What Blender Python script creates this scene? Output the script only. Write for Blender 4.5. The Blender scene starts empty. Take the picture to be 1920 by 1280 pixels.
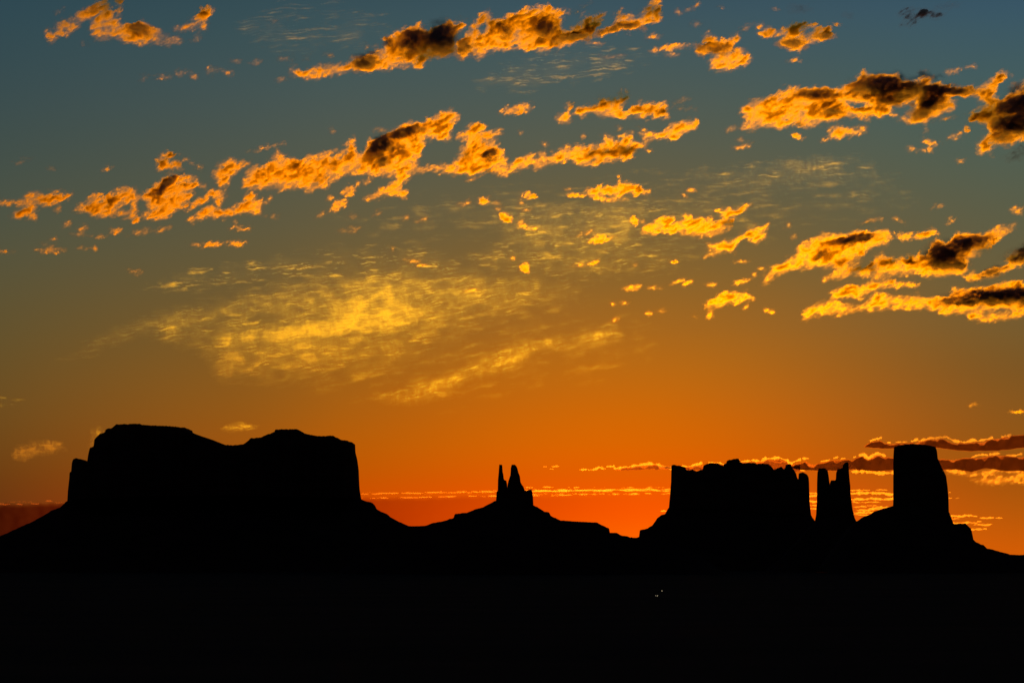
import bpy, math, random
import numpy as np
from math import radians as R

# ------------------------------------------------------------------ camera, sky, sun, exposure
SC = bpy.context.scene
COL = SC.collection
F = 10651.0                    # focal length in pixels of a 1920 px wide frame (about 10.3 degrees)
HORIZON = 1046.0               # row of the true horizon
CAM_H = 35.0
PITCH = math.atan((HORIZON - 640.0) / F)

cam_d = bpy.data.cameras.new('camera')
cam_d.sensor_width = 36.0
cam_d.lens = 36.0 * F / 1920.0
cam_d.clip_start = 1.0
cam_d.clip_end = 900000.0
cam = bpy.data.objects.new('camera', cam_d)
cam.location = (0, 0, CAM_H)
cam.rotation_euler = (R(90) + PITCH, 0, 0)
COL.objects.link(cam)
SC.camera = cam

SC.view_settings.view_transform = 'Standard'
SC.view_settings.look = 'None'
SC.view_settings.exposure = 0.0
SC.view_settings.gamma = 1.0
SC.render.engine = 'CYCLES'
SC.cycles.use_denoising = True
SC.cycles.max_bounces = 6
SC.cycles.volume_bounces = 0
SC.cycles.transparent_max_bounces = 48
SC.cycles.sample_clamp_indirect = 4.0
SC.render.film_transparent = False


def lin(c):
    o = []
    for v in c:
        v = v / 255.0
        o.append(v / 12.92 if v <= 0.04045 else ((v + 0.055) / 1.055) ** 2.4)
    return o


SUN_AZ = math.atan((1190 - 960) / F)      # clockwise from +Y
SUN_EL = R(-0.6)

W = bpy.data.worlds.new('World')
SC.world = W
W.use_nodes = True
nt = W.node_tree
nt.nodes.clear()
N = nt.nodes.new
L = nt.links.new


def math_node(op, a, b=None, c=None, clamp=False):
    n = N('ShaderNodeMath')
    n.operation = op
    n.use_clamp = clamp
    for i, v in enumerate((a, b, c)):
        if v is None:
            continue
        if isinstance(v, (int, float)):
            n.inputs[i].default_value = v
        else:
            L(v, n.inputs[i])
    return n.outputs[0]


tc = N('ShaderNodeTexCoord')
sep = N('ShaderNodeSeparateXYZ')
L(tc.outputs['Generated'], sep.inputs[0])
az = math_node('ARCTAN2', sep.outputs[0], sep.outputs[1])
elev = sep.outputs[2]
TOP = math.sin(R(9.0))


def row_z(y):
    return math.sin(math.atan((HORIZON - y) / F))


# sky colours of the evening glow: row (as elevation) -> colour, at four bearings
SKY = {
    0:    [(1046, 92, 44, 14), (960, 96, 50, 16), (900, 100, 58, 18), (850, 104, 66, 22), (780, 104, 74, 30), (700, 100, 78, 38), (620, 94, 80, 45),
           (520, 86, 82, 56), (420, 76, 82, 66), (300, 63, 78, 72), (180, 55, 75, 78), (60, 46, 72, 80), (-30, 42, 70, 82)],
    620:  [(1046, 206, 60, 0), (960, 200, 70, 0), (900, 182, 82, 2), (850, 176, 88, 6), (780, 162, 92, 16), (700, 146, 93, 26), (620, 130, 92, 36),
           (520, 110, 90, 50), (420, 98, 90, 62), (300, 82, 88, 74), (180, 70, 86, 84), (60, 58, 82, 86), (-30, 50, 76, 85)],
    1170: [(1046, 255, 112, 0), (985, 255, 92, 0), (940, 248, 86, 0), (900, 230, 92, 0), (870, 226, 96, 0), (830, 220, 102, 0), (760, 204, 104, 8), (690, 186, 106, 18), (620, 168, 103, 28),
           (520, 138, 100, 42), (420, 112, 94, 56), (300, 92, 92, 72), (180, 76, 90, 84), (60, 62, 86, 92), (-30, 54, 80, 94)],
    1920: [(1046, 214, 92, 4), (985, 190, 90, 8), (930, 170, 86, 12), (880, 156, 84, 14), (830, 144, 84, 20), (760, 134, 86, 30), (690, 121, 84, 35), (620, 118, 90, 45),
           (520, 104, 92, 58), (420, 92, 92, 68), (300, 80, 94, 80), (180, 68, 92, 90), (60, 58, 88, 100), (-30, 52, 82, 102)],
}
v_in = math_node('DIVIDE', elev, TOP, clamp=True)
ramps = {}
for x, stops in SKY.items():
    rp = N('ShaderNodeValToRGB')
    cr = rp.color_ramp
    cr.interpolation = 'B_SPLINE'
    stops = sorted([(row_z(y) / TOP, lin((r, g, b))) for y, r, g, b in stops])
    stops.append((0.80, lin((38, 58, 76))))
    stops.append((1.0, lin((20, 28, 44))))
    while len(cr.elements) > 1:
        cr.elements.remove(cr.elements[-1])
    cr.elements[0].position = stops[0][0]
    cr.elements[0].color = (*stops[0][1], 1)
    for p, c in stops[1:]:
        e = cr.elements.new(p)
        e.color = (*c, 1)
    L(v_in, rp.inputs[0])
    ramps[x] = rp.outputs[0]


def px_az(x):
    return math.atan((x - 960) / F)


def smooth_between(a, b):
    n = N('ShaderNodeMapRange')
    n.interpolation_type = 'SMOOTHSTEP'
    L(az, n.inputs['Value'])
    n.inputs['From Min'].default_value = a
    n.inputs['From Max'].default_value = b
    return n.outputs[0]


def mix(fac, a, b):
    n = N('ShaderNodeMix')
    n.data_type = 'RGBA'
    L(fac, n.inputs[0])
    for i, v in ((6, a), (7, b)):
        if isinstance(v, tuple):
            n.inputs[i].default_value = v
        else:
            L(v, n.inputs[i])
    return n.outputs[2]


def lin_between(a, b):
    n = N('ShaderNodeMapRange')
    L(az, n.inputs['Value'])
    n.inputs['From Min'].default_value = a
    n.inputs['From Max'].default_value = b
    return n.outputs[0]


c01 = mix(lin_between(px_az(-60), px_az(640)), ramps[0], ramps[620])
c12 = mix(smooth_between(px_az(420), px_az(1170)), c01, ramps[1170])
c23 = mix(smooth_between(px_az(1170), px_az(2000)), c12, ramps[1920])
# away from the afterglow the sky is already night
away = math_node('ABSOLUTE', az)
aw = N('ShaderNodeMapRange')
aw.interpolation_type = 'SMOOTHSTEP'
L(away, aw.inputs['Value'])
aw.inputs['From Min'].default_value = R(8)
aw.inputs['From Max'].default_value = R(50)
glow = mix(aw.outputs[0], c23, (0.002, 0.003, 0.006, 1))
up = N('ShaderNodeMapRange')
up.interpolation_type = 'SMOOTHSTEP'
L(elev, up.inputs['Value'])
up.inputs['From Min'].default_value = math.sin(R(7))
up.inputs['From Max'].default_value = math.sin(R(20))
glow = mix(up.outputs[0], glow, (0.0014, 0.0022, 0.0056, 1))
bg1 = N('ShaderNodeBackground')
L(glow, bg1.inputs[0])
bg1.inputs[1].default_value = 1.0
sky = N('ShaderNodeTexSky')
sky.sky_type = 'NISHITA'
sky.sun_disc = False
sky.sun_elevation = R(-2.0)
sky.sun_rotation = SUN_AZ
bg2 = N('ShaderNodeBackground')
L(sky.outputs[0], bg2.inputs[0])
bg2.inputs[1].default_value = 0.004
add = N('ShaderNodeAddShader')
L(bg1.outputs[0], add.inputs[0])
L(bg2.outputs[0], add.inputs[1])
wo = N('ShaderNodeOutputWorld')
L(add.outputs[0], wo.inputs[0])

sun_d = bpy.data.lights.new('sun', 'SUN')
sun_d.energy = 0.60
sun_d.angle = R(0.5)
sun_d.color = (1.0, 0.29, 0.006)
sun = bpy.data.objects.new('sun', sun_d)
COL.objects.link(sun)
sun.rotation_euler = (R(90) - SUN_EL, 0, math.pi - SUN_AZ)
# light travels along -Z of the lamp: from the glow towards the camera
from mathutils import Vector
to_sun = Vector((math.sin(SUN_AZ) * math.cos(SUN_EL), math.cos(SUN_AZ) * math.cos(SUN_EL), math.sin(SUN_EL)))
sun.rotation_euler = to_sun.to_track_quat('Z', 'Y').to_euler()

# ------------------------------------------------------------------ helpers
rng = np.random.default_rng(7)
_perm = rng.permutation(4096)
_gang = rng.random(4096) * 2 * np.pi
_gx, _gy = np.cos(_gang), np.sin(_gang)


def perlin(x, y, seed=0):
    xi = np.floor(x).astype(np.int64)
    yi = np.floor(y).astype(np.int64)
    xf, yf = x - xi, y - yi
    u = xf * xf * xf * (xf * (xf * 6 - 15) + 10)
    v = yf * yf * yf * (yf * (yf * 6 - 15) + 10)

    def g(ix, iy, dx, dy):
        h = _perm[(_perm[(ix + seed * 57) & 4095] + iy + seed * 131) & 4095]
        return _gx[h] * dx + _gy[h] * dy
    a = g(xi, yi, xf, yf)
    b = g(xi + 1, yi, xf - 1, yf)
    c = g(xi, yi + 1, xf, yf - 1)
    d = g(xi + 1, yi + 1, xf - 1, yf - 1)
    return ((a * (1 - u) + b * u) * (1 - v) + (c * (1 - u) + d * u) * v) * 1.5


def fbm(x, y, octs=4, seed=0, gain=0.5):
    s = 0.0
    a = 1.0
    t = 0.0
    for k in range(octs):
        s = s + a * perlin(x * 2 ** k + 13.7 * k, y * 2 ** k - 7.1 * k, seed + k)
        t += a
        a *= gain
    return s / t


def ray(px, py):
    """direction (x, y, z) with y = 1 for a pixel of the 1920 x 1280 frame"""
    a = (px - 960.0) / F
    b = (640.0 - py) / F
    cp, sp = math.cos(PITCH), math.sin(PITCH)
    fy = cp - b * sp
    fz = sp + b * cp
    return a / fy, fz / fy


def at(px, py, Y):
    rx, rz = ray(px, py)
    return rx * Y, rz * Y + CAM_H


def new_mesh(name, verts, faces, mat, parent=None, smooth=False):
    me = bpy.data.meshes.new(name)
    verts = np.asarray(verts, dtype=np.float32)
    faces = np.asarray(faces, dtype=np.int32)
    me.vertices.add(len(verts))
    me.vertices.foreach_set('co', verts.ravel())
    nf, k = faces.shape
    me.loops.add(nf * k)
    me.loops.foreach_set('vertex_index', faces.ravel())
    me.polygons.add(nf)
    me.polygons.foreach_set('loop_start', np.arange(0, nf * k, k, dtype=np.int32))
    me.polygons.foreach_set('loop_total', np.full(nf, k, dtype=np.int32))
    me.update(calc_edges=True)
    me.validate()
    if smooth:
        me.shade_smooth()
    me.materials.append(mat)
    o = bpy.data.objects.new(name, me)
    COL.objects.link(o)
    if parent is not None:
        o.parent = parent
    return o


def tag(o, label=None, cat=None, group=None, kind=None):
    if label: o['label'] = label
    if cat: o['category'] = cat
    if group: o['group'] = group
    if kind: o['kind'] = kind
    return o


def empty(name, loc):
    o = bpy.data.objects.new(name, None)
    o.location = loc
    COL.objects.link(o)
    return o


# ------------------------------------------------------------------ materials
def rock_material(name, c1, c2, scale):
    m = bpy.data.materials.new(name)
    m.use_nodes = True
    t = m.node_tree
    p = t.nodes['Principled BSDF']
    p.inputs['Roughness'].default_value = 0.95
    p.inputs['Specular IOR Level'].default_value = 0.1
    nz = t.nodes.new('ShaderNodeTexNoise')
    nz.inputs['Scale'].default_value = scale
    nz.inputs['Detail'].default_value = 8
    co = t.nodes.new('ShaderNodeTexCoord')
    mp = t.nodes.new('ShaderNodeMapping')
    mp.inputs['Scale'].default_value = (1, 1, 4)
    t.links.new(co.outputs['Object'], mp.inputs[0])
    t.links.new(mp.outputs[0], nz.inputs[0])
    rp = t.nodes.new('ShaderNodeValToRGB')
    rp.color_ramp.elements[0].position = 0.35
    rp.color_ramp.elements[1].position = 0.65
    rp.color_ramp.elements[0].color = (*c1, 1)
    rp.color_ramp.elements[1].color = (*c2, 1)
    t.links.new(nz.outputs[0], rp.inputs[0])
    t.links.new(rp.outputs[0], p.inputs['Base Color'])
    return m


def cloud_material(name, density, color, g, surf=0.02, surf_col=(0.8, 0.8, 0.8), dusk=0.0):
    m = bpy.data.materials.new(name)
    m.use_nodes = True
    t = m.node_tree
    t.nodes.clear()
    out = t.nodes.new('ShaderNodeOutputMaterial')
    v = t.nodes.new('ShaderNodeVolumePrincipled')
    v.inputs['Color'].default_value = (*color, 1)
    v.inputs['Density'].default_value = density
    v.inputs['Anisotropy'].default_value = g
    if dusk > 0:
        ab = t.nodes.new('ShaderNodeVolumeAbsorption')
        ab.inputs['Color'].default_value = (1.0, 0.96, 0.0, 1)
        ab.inputs['Density'].default_value = density * dusk
        ad = t.nodes.new('ShaderNodeAddShader')
        t.links.new(v.outputs[0], ad.inputs[0])
        t.links.new(ab.outputs[0], ad.inputs[1])
        t.links.new(ad.outputs[0], out.inputs['Volume'])
    else:
        t.links.new(v.outputs[0], out.inputs['Volume'])
    if surf > 0:
        tr = t.nodes.new('ShaderNodeBsdfTransparent')
        tl = t.nodes.new('ShaderNodeBsdfTranslucent')
        tl.inputs[0].default_value = (*surf_col, 1)
        mx = t.nodes.new('ShaderNodeMixShader')
        mx.inputs[0].default_value = surf
        t.links.new(tr.outputs[0], mx.inputs[1])
        t.links.new(tl.outputs[0], mx.inputs[2])
        t.links.new(mx.outputs[0], out.inputs['Surface'])
    return m


SIG = 0.014
M_ROCK = rock_material('red_sandstone', (0.16, 0.06, 0.035), (0.26, 0.11, 0.06), 0.012)
M_TALUS = rock_material('scree', (0.10, 0.05, 0.035), (0.17, 0.085, 0.055), 0.01)
M_GROUND = rock_material('desert_ground', (0.04, 0.028, 0.022), (0.075, 0.05, 0.036), 0.004)
M_CLOUD = cloud_material('cloud_vapour', SIG, (1.0, 0.95, 0.5), 0.91, dusk=1.6)
M_BAR = cloud_material('shaded_bar_vapour', SIG, (0.32, 0.13, 0.14), 0.89)  # dimmer copy of the cloud vapour: shade of the bars put into its colour
M_DARK = cloud_material('shaded_cloud_vapour', SIG, (0.60, 0.70, 1.0), 0.72)  # dark vapour colour standing for shade on the near side of lit clouds
M_UNLIT = cloud_material('unlit_cloud_vapour', SIG, (0.25, 0.2, 0.2), 0.3)  # clouds out of the sun: their shade is painted as low albedo
M_CIRRUS = cloud_material('ice_cloud', 0.003, (0.62, 0.95, 0.6), 0.89, surf=0)
M_STREAK = cloud_material('thin_cloud_vapour', SIG, (0.75, 0.66, 0.5), 0.89, surf=0.01)


# ------------------------------------------------------------------ terrain
def terrain():
    rad = np.concatenate([np.linspace(0, 60, 8), np.geomspace(80, 120000, 90)])
    ang = np.linspace(0, 2 * np.pi, 241)[:-1]
    # finer towards the view
    rr, aa = np.meshgrid(rad, ang, indexing='ij')
    x = rr * np.sin(aa)
    y = rr * np.cos(aa)
    knoll = (CAM_H - 1.7) * np.exp(-(rr / 260.0) ** 2)
    roll = fbm(x / 900.0, y / 900.0, 5, seed=3) * np.clip(rr / 600.0, 0, 1) * 5.0
    z = knoll + roll * np.clip(1 - (rr - 30000) / 60000, 0.2, 1)
    v = np.stack([x, y, z], -1).reshape(-1, 3)
    nr, na = rr.shape
    i, j = np.meshgrid(np.arange(nr - 1), np.arange(na), indexing='ij')
    j2 = (j + 1) % na
    f = np.stack([i * na + j, (i + 1) * na + j, (i + 1) * na + j2, i * na + j2], -1).reshape(-1, 4)
    f = f[na:]                      # innermost ring is degenerate: closed by the next one
    o = new_mesh('ground', v, f[:, ::-1], M_GROUND, smooth=True)
    tag(o, kind='structure')


terrain()


# ------------------------------------------------------------------ rock formations
def interp(prof, x):
    p = np.array(prof, dtype=float)
    xs = p[:, 0].copy()
    for k in range(1, len(xs)):
        if xs[k] <= xs[k - 1]:
            xs[k] = xs[k - 1] + 0.05
    return np.interp(x, xs, p[:, 1])


def relief(name, prof, Y, half, seed, mat, parent, base_prof=None, taper=0.25, step=0.8, rows=64, rough=1.0, foot=None):
    """a rock mass whose skyline follows the profile (rows of the frame at distance Y); HALF is its half depth in metres"""
    x0, x1 = prof[0][0], prof[-1][0]
    xs = np.arange(x0, x1 + step * 0.5, step)
    py = interp(prof, xs)
    py = py + fbm(xs / 5.0, xs * 0 + seed, 4, seed=seed, gain=0.65) * 1.3 * rough
    m = Y / F
    X = (xs - 960.0) * m
    Z = np.array([at(a, b, Y)[1] for a, b in zip(xs, py)])
    Zb = np.zeros_like(Z) - 3.0
    if base_prof is not None:
        pb = interp(base_prof, xs)
        Zb = np.array([at(a, b, Y)[1] for a, b in zip(xs, pb)]) - 6.0
        Zb = np.minimum(Zb, Z - 0.5)
    s = np.linspace(-1, 1, rows)
    XX, SS = np.meshgrid(X, s, indexing='ij')
    ZZ = np.broadcast_to(Z[:, None], XX.shape)
    ZB = np.broadcast_to(Zb[:, None], XX.shape)
    # wall: from the rim (|s| < rim) down to the foot (|s| = 1), fluted by noise
    flute = fbm(XX / (14 * m), SS * 2.0, 4, seed=seed + 5)
    rim = (1 - taper) + 0.0 * XX
    t = np.clip((np.abs(SS) - rim) / (1 - rim), 0, 1)
    if foot == 'talus':
        h = 1 - t ** 0.8
    else:
        h = 1 - t ** 2.2
    top_noise = fbm(XX / (20 * m), SS * 3, 3, seed=seed + 9) * 2.0 * m
    droop = -np.abs(top_noise) * (np.abs(SS) > 0.06)
    H = ZB + (ZZ + droop - ZB) * h
    endw = np.clip(np.minimum(np.arange(len(xs)), len(xs) - 1 - np.arange(len(xs))) * step / 26.0, 0.12, 1) ** 0.5
    wid = half * endw[:, None] * (1 + 0.18 * fbm(XX / (30 * m), np.sign(SS) * 3.3, 4, seed=seed + 2) + 0.05 * flute)
    if foot == 'talus':
        wid = half * (1 + 0.15 * fbm(XX / (60 * m), np.sign(SS) * 3.3, 4, seed=seed + 2))
    YY = SS * wid
    nx, ny = XX.shape
    top = np.stack([XX, YY, H], -1).reshape(-1, 3)
    bot = np.stack([XX, YY, np.minimum(ZB, H - 0.2)], -1).reshape(-1, 3)
    i, j = np.meshgrid(np.arange(nx - 1), np.arange(ny - 1), indexing='ij')
    a = i * ny + j
    ft = np.stack([a, a + ny, a + ny + 1, a + 1], -1).reshape(-1, 4)
    nv = nx * ny
    fb = ft[:, ::-1] + nv
    sides = []
    for jj, flip in ((0, 0), (ny - 1, 1)):
        ii = np.arange(nx - 1)
        q = np.stack([ii * ny + jj, nv + ii * ny + jj, nv + (ii + 1) * ny + jj, (ii + 1) * ny + jj], -1)
        sides.append(q if not flip else q[:, ::-1])
    for ii, flip in ((0, 1), (nx - 1, 0)):
        jj = np.arange(ny - 1)
        q = np.stack([ii * ny + jj, nv + ii * ny + jj, nv + ii * ny + jj + 1, ii * ny + jj + 1], -1)
        sides.append(q if not flip else q[:, ::-1])
    v = np.concatenate([top, bot])
    v[:, 0] -= parent.location.x
    f = np.concatenate([ft, fb] + sides)
    return new_mesh(name, v, f, mat, parent)


def formation(name, Y, cx, label, cat, cliffs, talus, half_talus, group=None):
    p = empty(name, (at(cx, 1046, Y)[0], Y, 0))
    tag(p, label, cat, group)
    for k, (nm, prof, base, half) in enumerate(cliffs):
        relief(nm, prof, Y, half, 11 + 7 * k + int(cx), M_ROCK, p, base_prof=base, step=0.8 if half > 100 else 0.45, rough=1.0 if half > 60 else 0.6)
    relief('talus_slope', talus, Y, half_talus, int(cx) + 3, M_TALUS, p, taper=0.8, foot='talus', step=1.6, rough=0.8)
    return p


MESA = [(131, 940), (131.4, 920), (133, 905), (135, 886), (140, 885), (142, 868), (145, 862), (150, 860), (156, 862), (158, 866), (161, 864),
        (165, 866), (172, 867), (175, 868), (176, 855), (179, 842), (186, 838), (187, 826), (192, 820), (197, 816), (207, 812), (208, 807), (212, 805.5), (216, 806),
        (222, 802), (227, 798), (270, 797), (275, 799), (320, 801), (353, 804), (354, 808), (365, 813), (385, 820), (400, 825), (415, 831),
        (428, 836), (445, 837), (462, 835), (472, 828), (476, 824), (495, 822), (505, 818), (520, 812), (521, 807.5), (562, 807), (568, 810),
        (575, 815), (590, 818), (600, 820), (628, 819), (638, 824), (645, 827), (655, 828), (663, 831), (663.6, 845), (668, 860), (671, 880),
        (672, 900), (673, 915), (676, 933), (677, 940)]
MESA_T = [(-120, 1075), (-60, 1036), (-20, 1017), (0, 1008), (20, 1000), (50, 986), (66, 979), (100, 960), (104, 957), (120, 951), (131, 940), (160, 932), (400, 925),
          (660, 930), (676, 935), (688, 940), (696, 941), (702, 947), (703, 952), (715, 959), (724, 962), (730, 968), (745, 976), (765, 985), (790, 993), (860, 1015), (960, 1045), (1040, 1075)]
formation('sandstone_mesa', 15000.0, 400, 'widest dark flat-topped mesa with a saddle in its rim and steep ends', 'mesa',
          [('cliff', MESA, MESA_T, 260.0)], MESA_T, 700.0)

SPIRE_T = [(640, 1070), (700, 1010), (740, 992), (765, 986), (780, 986), (800, 985), (812, 980), (830, 977), (852, 970), (853, 963), (875, 961), (890, 955), (905, 951), (920, 943), (930, 938),
           (960, 934), (1000, 947), (1012, 953), (1020, 959), (1030, 960.5), (1031, 966), (1050, 975), (1075, 977), (1118, 979), (1130, 985), (1141, 990), (1141.6, 998),
           (1155, 998.5), (1165, 1004), (1175, 1004.5), (1180, 1007), (1230, 1009), (1300, 1035), (1360, 1075)]
SPIRE_B = [(930, 938), (931, 921), (933, 920), (934, 917), (970, 914), (981, 911), (984, 919), (990, 919), (991, 918), (997, 917), (999.5, 930), (1000, 947)]
SP1 = [(933.2, 921), (933.6, 900), (935.0, 885), (935.8, 872.5), (936.6, 870.4), (941.2, 870.8), (942.0, 873), (942.4, 884), (943.6, 888), (944.6, 897), (946, 899.5), (949.4, 900.5), (951, 908), (951.5, 919)]
SP2 = [(951, 920), (951.6, 909), (953, 902), (957, 890), (957.8, 876), (959.5, 870.8), (964.5, 870.4), (967.5, 872.5), (970, 877), (972, 885), (975, 893), (976, 903), (979, 909), (981, 911), (983, 920)]
formation('spired_butte', 13200.0, 962, 'small butte carrying two pointed rock spires, alone on its sloping mound', 'butte',
          [('plinth', SPIRE_B, SPIRE_T, 34.0), ('spire', SP1, SPIRE_B, 7.0), ('spire', SP2, SPIRE_B, 12.0)], SPIRE_T, 500.0)

CASTLE = [(1254, 958), (1255, 945), (1256, 935), (1259, 900), (1258.5, 886), (1258.8, 872), (1262, 871), (1275, 874), (1284, 876), (1285, 881), (1292, 881.5), (1296, 880.5), (1300, 882), (1305, 884),
          (1312, 881), (1319, 880), (1321, 871), (1330, 868), (1345, 869), (1350, 872), (1355, 874), (1358, 873), (1359, 869), (1364, 868), (1364.5, 862), (1368, 863), (1374, 860.5), (1382, 860),
          (1386, 866), (1390, 869), (1400, 868), (1414, 868), (1417, 871), (1418, 878), (1419.4, 878), (1420, 869), (1438, 870), (1444, 875), (1450, 883), (1451.5, 887),
          (1453, 879), (1458, 878), (1460, 876), (1463, 875), (1466, 879), (1469.5, 887), (1471, 880), (1475, 874), (1476, 870), (1480, 870.5), (1482, 876), (1486, 881), (1490, 888), (1492, 896), (1497, 901),
          (1500, 897), (1499.8, 886), (1503, 886), (1510, 889), (1514, 895), (1515, 905), (1514.6, 930), (1517, 950), (1519, 965), (1524, 974), (1526, 979)]
CASTLE_T = [(1060, 1075), (1110, 1042), (1150, 1022), (1180, 1010), (1200, 1006), (1200.8, 993), (1215, 990), (1218, 987), (1223, 985), (1228, 978), (1233, 971), (1240, 965), (1248, 963), (1255, 950),
            (1300, 950), (1500, 960), (1517, 966), (1526, 978), (1560, 996), (1600, 1010), (1680, 1045), (1720, 1075)]
formation('crenellated_butte', 16400.0, 1385, 'long dark butte with a notched battlement rim right of the glowing gap', 'butte',
          [('cliff', CASTLE, CASTLE_T, 120.0)], CASTLE_T, 520.0)

PILL1 = [(1527, 980), (1530, 965), (1531.5, 940), (1532, 900), (1533, 884), (1535, 877.5), (1545, 877), (1549, 879), (1552, 883), (1554, 895), (1555.5, 909), (1556, 960)]
PILL2 = [(1555, 960), (1555.6, 907), (1558, 900), (1567, 900), (1568, 892), (1566.4, 886), (1570, 880), (1578, 877), (1580, 877), (1582, 870), (1586, 866), (1590, 867), (1591, 880), (1592, 895), (1594, 912),
         (1594, 925), (1596, 940), (1598, 955), (1602, 970), (1606, 979)]
PILL_T = [(1430, 1075), (1470, 1040), (1500, 1008), (1526, 979), (1545, 972), (1570, 970), (1604, 979), (1625, 995), (1660, 1030), (1700, 1075)]
formation('twin_pillar_rock', 14600.0, 1564, 'pair of close dark rock pillars, narrow sky slits on both sides', 'rock pillars',
          [('pillar', PILL1, PILL_T, 18.0), ('pillar', PILL2, PILL_T, 24.0)], PILL_T, 260.0)

BLOCK = [(1674, 956), (1675.4, 940), (1675, 920), (1673, 890), (1675, 860), (1677, 838), (1680, 836), (1700, 833), (1720, 833), (1740, 835), (1751, 837.5), (1754, 845), (1755.4, 860), (1763, 875),
         (1772, 892), (1775, 912), (1777, 935), (1776, 950), (1775.5, 962), (1779, 968), (1780, 975), (1783, 981)]
SHOULDER = [(1781, 985), (1783, 981), (1792, 982), (1796, 981), (1809, 981), (1813, 985), (1820, 991), (1822, 1000), (1824, 1010), (1824.6, 1016)]
BLOCK_T = [(1540, 1060), (1590, 990), (1605, 978), (1612, 975), (1621, 968), (1638, 962), (1642, 958), (1655, 954), (1660, 952), (1675, 948), (1700, 948), (1775, 960), (1783, 981), (1806, 996), (1824, 1015),
           (1835, 1020), (1838, 1020), (1845, 1027), (1862, 1031), (1885, 1037), (1890, 1039), (1910, 1040), (1940, 1039), (2000, 1046), (2100, 1075)]
formation('tower_butte', 13900.0, 1725, 'tall flat-topped dark tower butte near the right edge, low shoulder on its right foot', 'butte',
          [('tower', BLOCK, BLOCK_T, 70.0), ('shoulder', SHOULDER, BLOCK_T, 40.0)], BLOCK_T, 420.0)


# ------------------------------------------------------------------ clouds
def seg_sd(px, py, poly):
    """signed distance to a polygon, positive inside"""
    P = np.array(poly, dtype=float)
    Q = np.roll(P, -1, axis=0)
    d = np.full(px.shape, 1e18)
    inside = np.zeros(px.shape, bool)
    for (ax, ay), (bx, by) in zip(P, Q):
        ex, ey = bx - ax, by - ay
        wx, wy = px - ax, py - ay
        t = np.clip((wx * ex + wy * ey) / (ex * ex + ey * ey + 1e-9), 0, 1)
        dx, dy = wx - t * ex, wy - t * ey
        d = np.minimum(d, dx * dx + dy * dy)
        c = ((ay <= py) & (by > py)) | ((by <= py) & (ay > py))
        xi = ax + (py - ay) * ex / (ey if abs(ey) > 1e-9 else 1e-9)
        inside ^= c & (px < xi)
    d = np.sqrt(d)
    return np.where(inside, d, -d)


def ell(px, py, e):
    cx, cy, rx, ry = e[:4]
    a = R(e[4]) if len(e) > 4 else 0.0
    dx, dy = px - cx, py - cy
    u = (dx * math.cos(a) + dy * math.sin(a)) / rx
    v = (-dx * math.sin(a) + dy * math.cos(a)) / ry
    return np.sqrt(u * u + v * v)


def lump_mesh(name, gx, gy, tau, Y, mat, sigma, step, seed):
    """closed body of vapour: thickness along the depth axis gives optical depth TAU at each grid node"""
    tau = np.where(tau < 0.004, 0.0, tau)
    ny, nx = tau.shape
    tau[0, :] = tau[-1, :] = 0
    tau[:, 0] = tau[:, -1] = 0
    # keep cells with a positive corner
    pos = tau > 0
    cell = pos[:-1, :-1] | pos[1:, :-1] | pos[:-1, 1:] | pos[1:, 1:]
    if not cell.any():
        return None
    used = np.zeros(tau.shape, bool)
    used[:-1, :-1] |= cell
    used[1:, :-1] |= cell
    used[:-1, 1:] |= cell
    used[1:, 1:] |= cell
    rx, rz = ray(gx, gy)
    m = Y / F
    th = tau / sigma
    mid = Y + fbm(gx / 55.0, gy / 40.0, 3, seed=seed + 40) * 40.0 * m
    n1 = int(used.sum())
    idf = np.full(tau.shape, -1, np.int64)
    idf[used] = np.arange(n1)
    back = used & pos
    idb = idf.copy()
    idb[back] = n1 + np.arange(int(back.sum()))
    share = 0.5 + 0.25 * fbm(gx / 30.0, gy / 30.0, 2, seed=seed + 41)
    X, Z = rx * Y, rz * Y + CAM_H
    vf = np.stack([X, mid - th * share, Z], -1)[used]
    vb = np.stack([X, mid + th * (1 - share), Z], -1)[back]
    v = np.concatenate([vf, vb])
    ii, jj = np.nonzero(cell)
    a, b, c, d = (ii, jj), (ii, jj + 1), (ii + 1, jj + 1), (ii + 1, jj)
    # each cell becomes triangles so that faces stay planar
    def tris(idm, flip):
        A, B, Cc, D = idm[a], idm[b], idm[c], idm[d]
        t1 = np.stack([A, B, Cc], -1)
        t2 = np.stack([A, Cc, D], -1)
        t = np.concatenate([t1, t2])
        return t[:, ::-1] if flip else t
    tf = tris(idf, False)
    tb = tris(idb, True)
    same = (np.sort(tf, 1) == np.sort(tb, 1)).all(1)
    # y grows downward in rows: orient so that normals point out
    f = np.concatenate([tf[~same][:, ::-1], tb[~same][:, ::-1]])
    ctr = np.array([v[:, 0].mean(), Y, v[:, 2].min()])
    o = new_mesh(name, v - ctr, f[:, ::-1] if False else f, mat)
    o.location = ctr
    return o


def deck(y, H=2800.0):
    return min(H / math.tan(math.atan((HORIZON - y) / F)), 210000.0)


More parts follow.
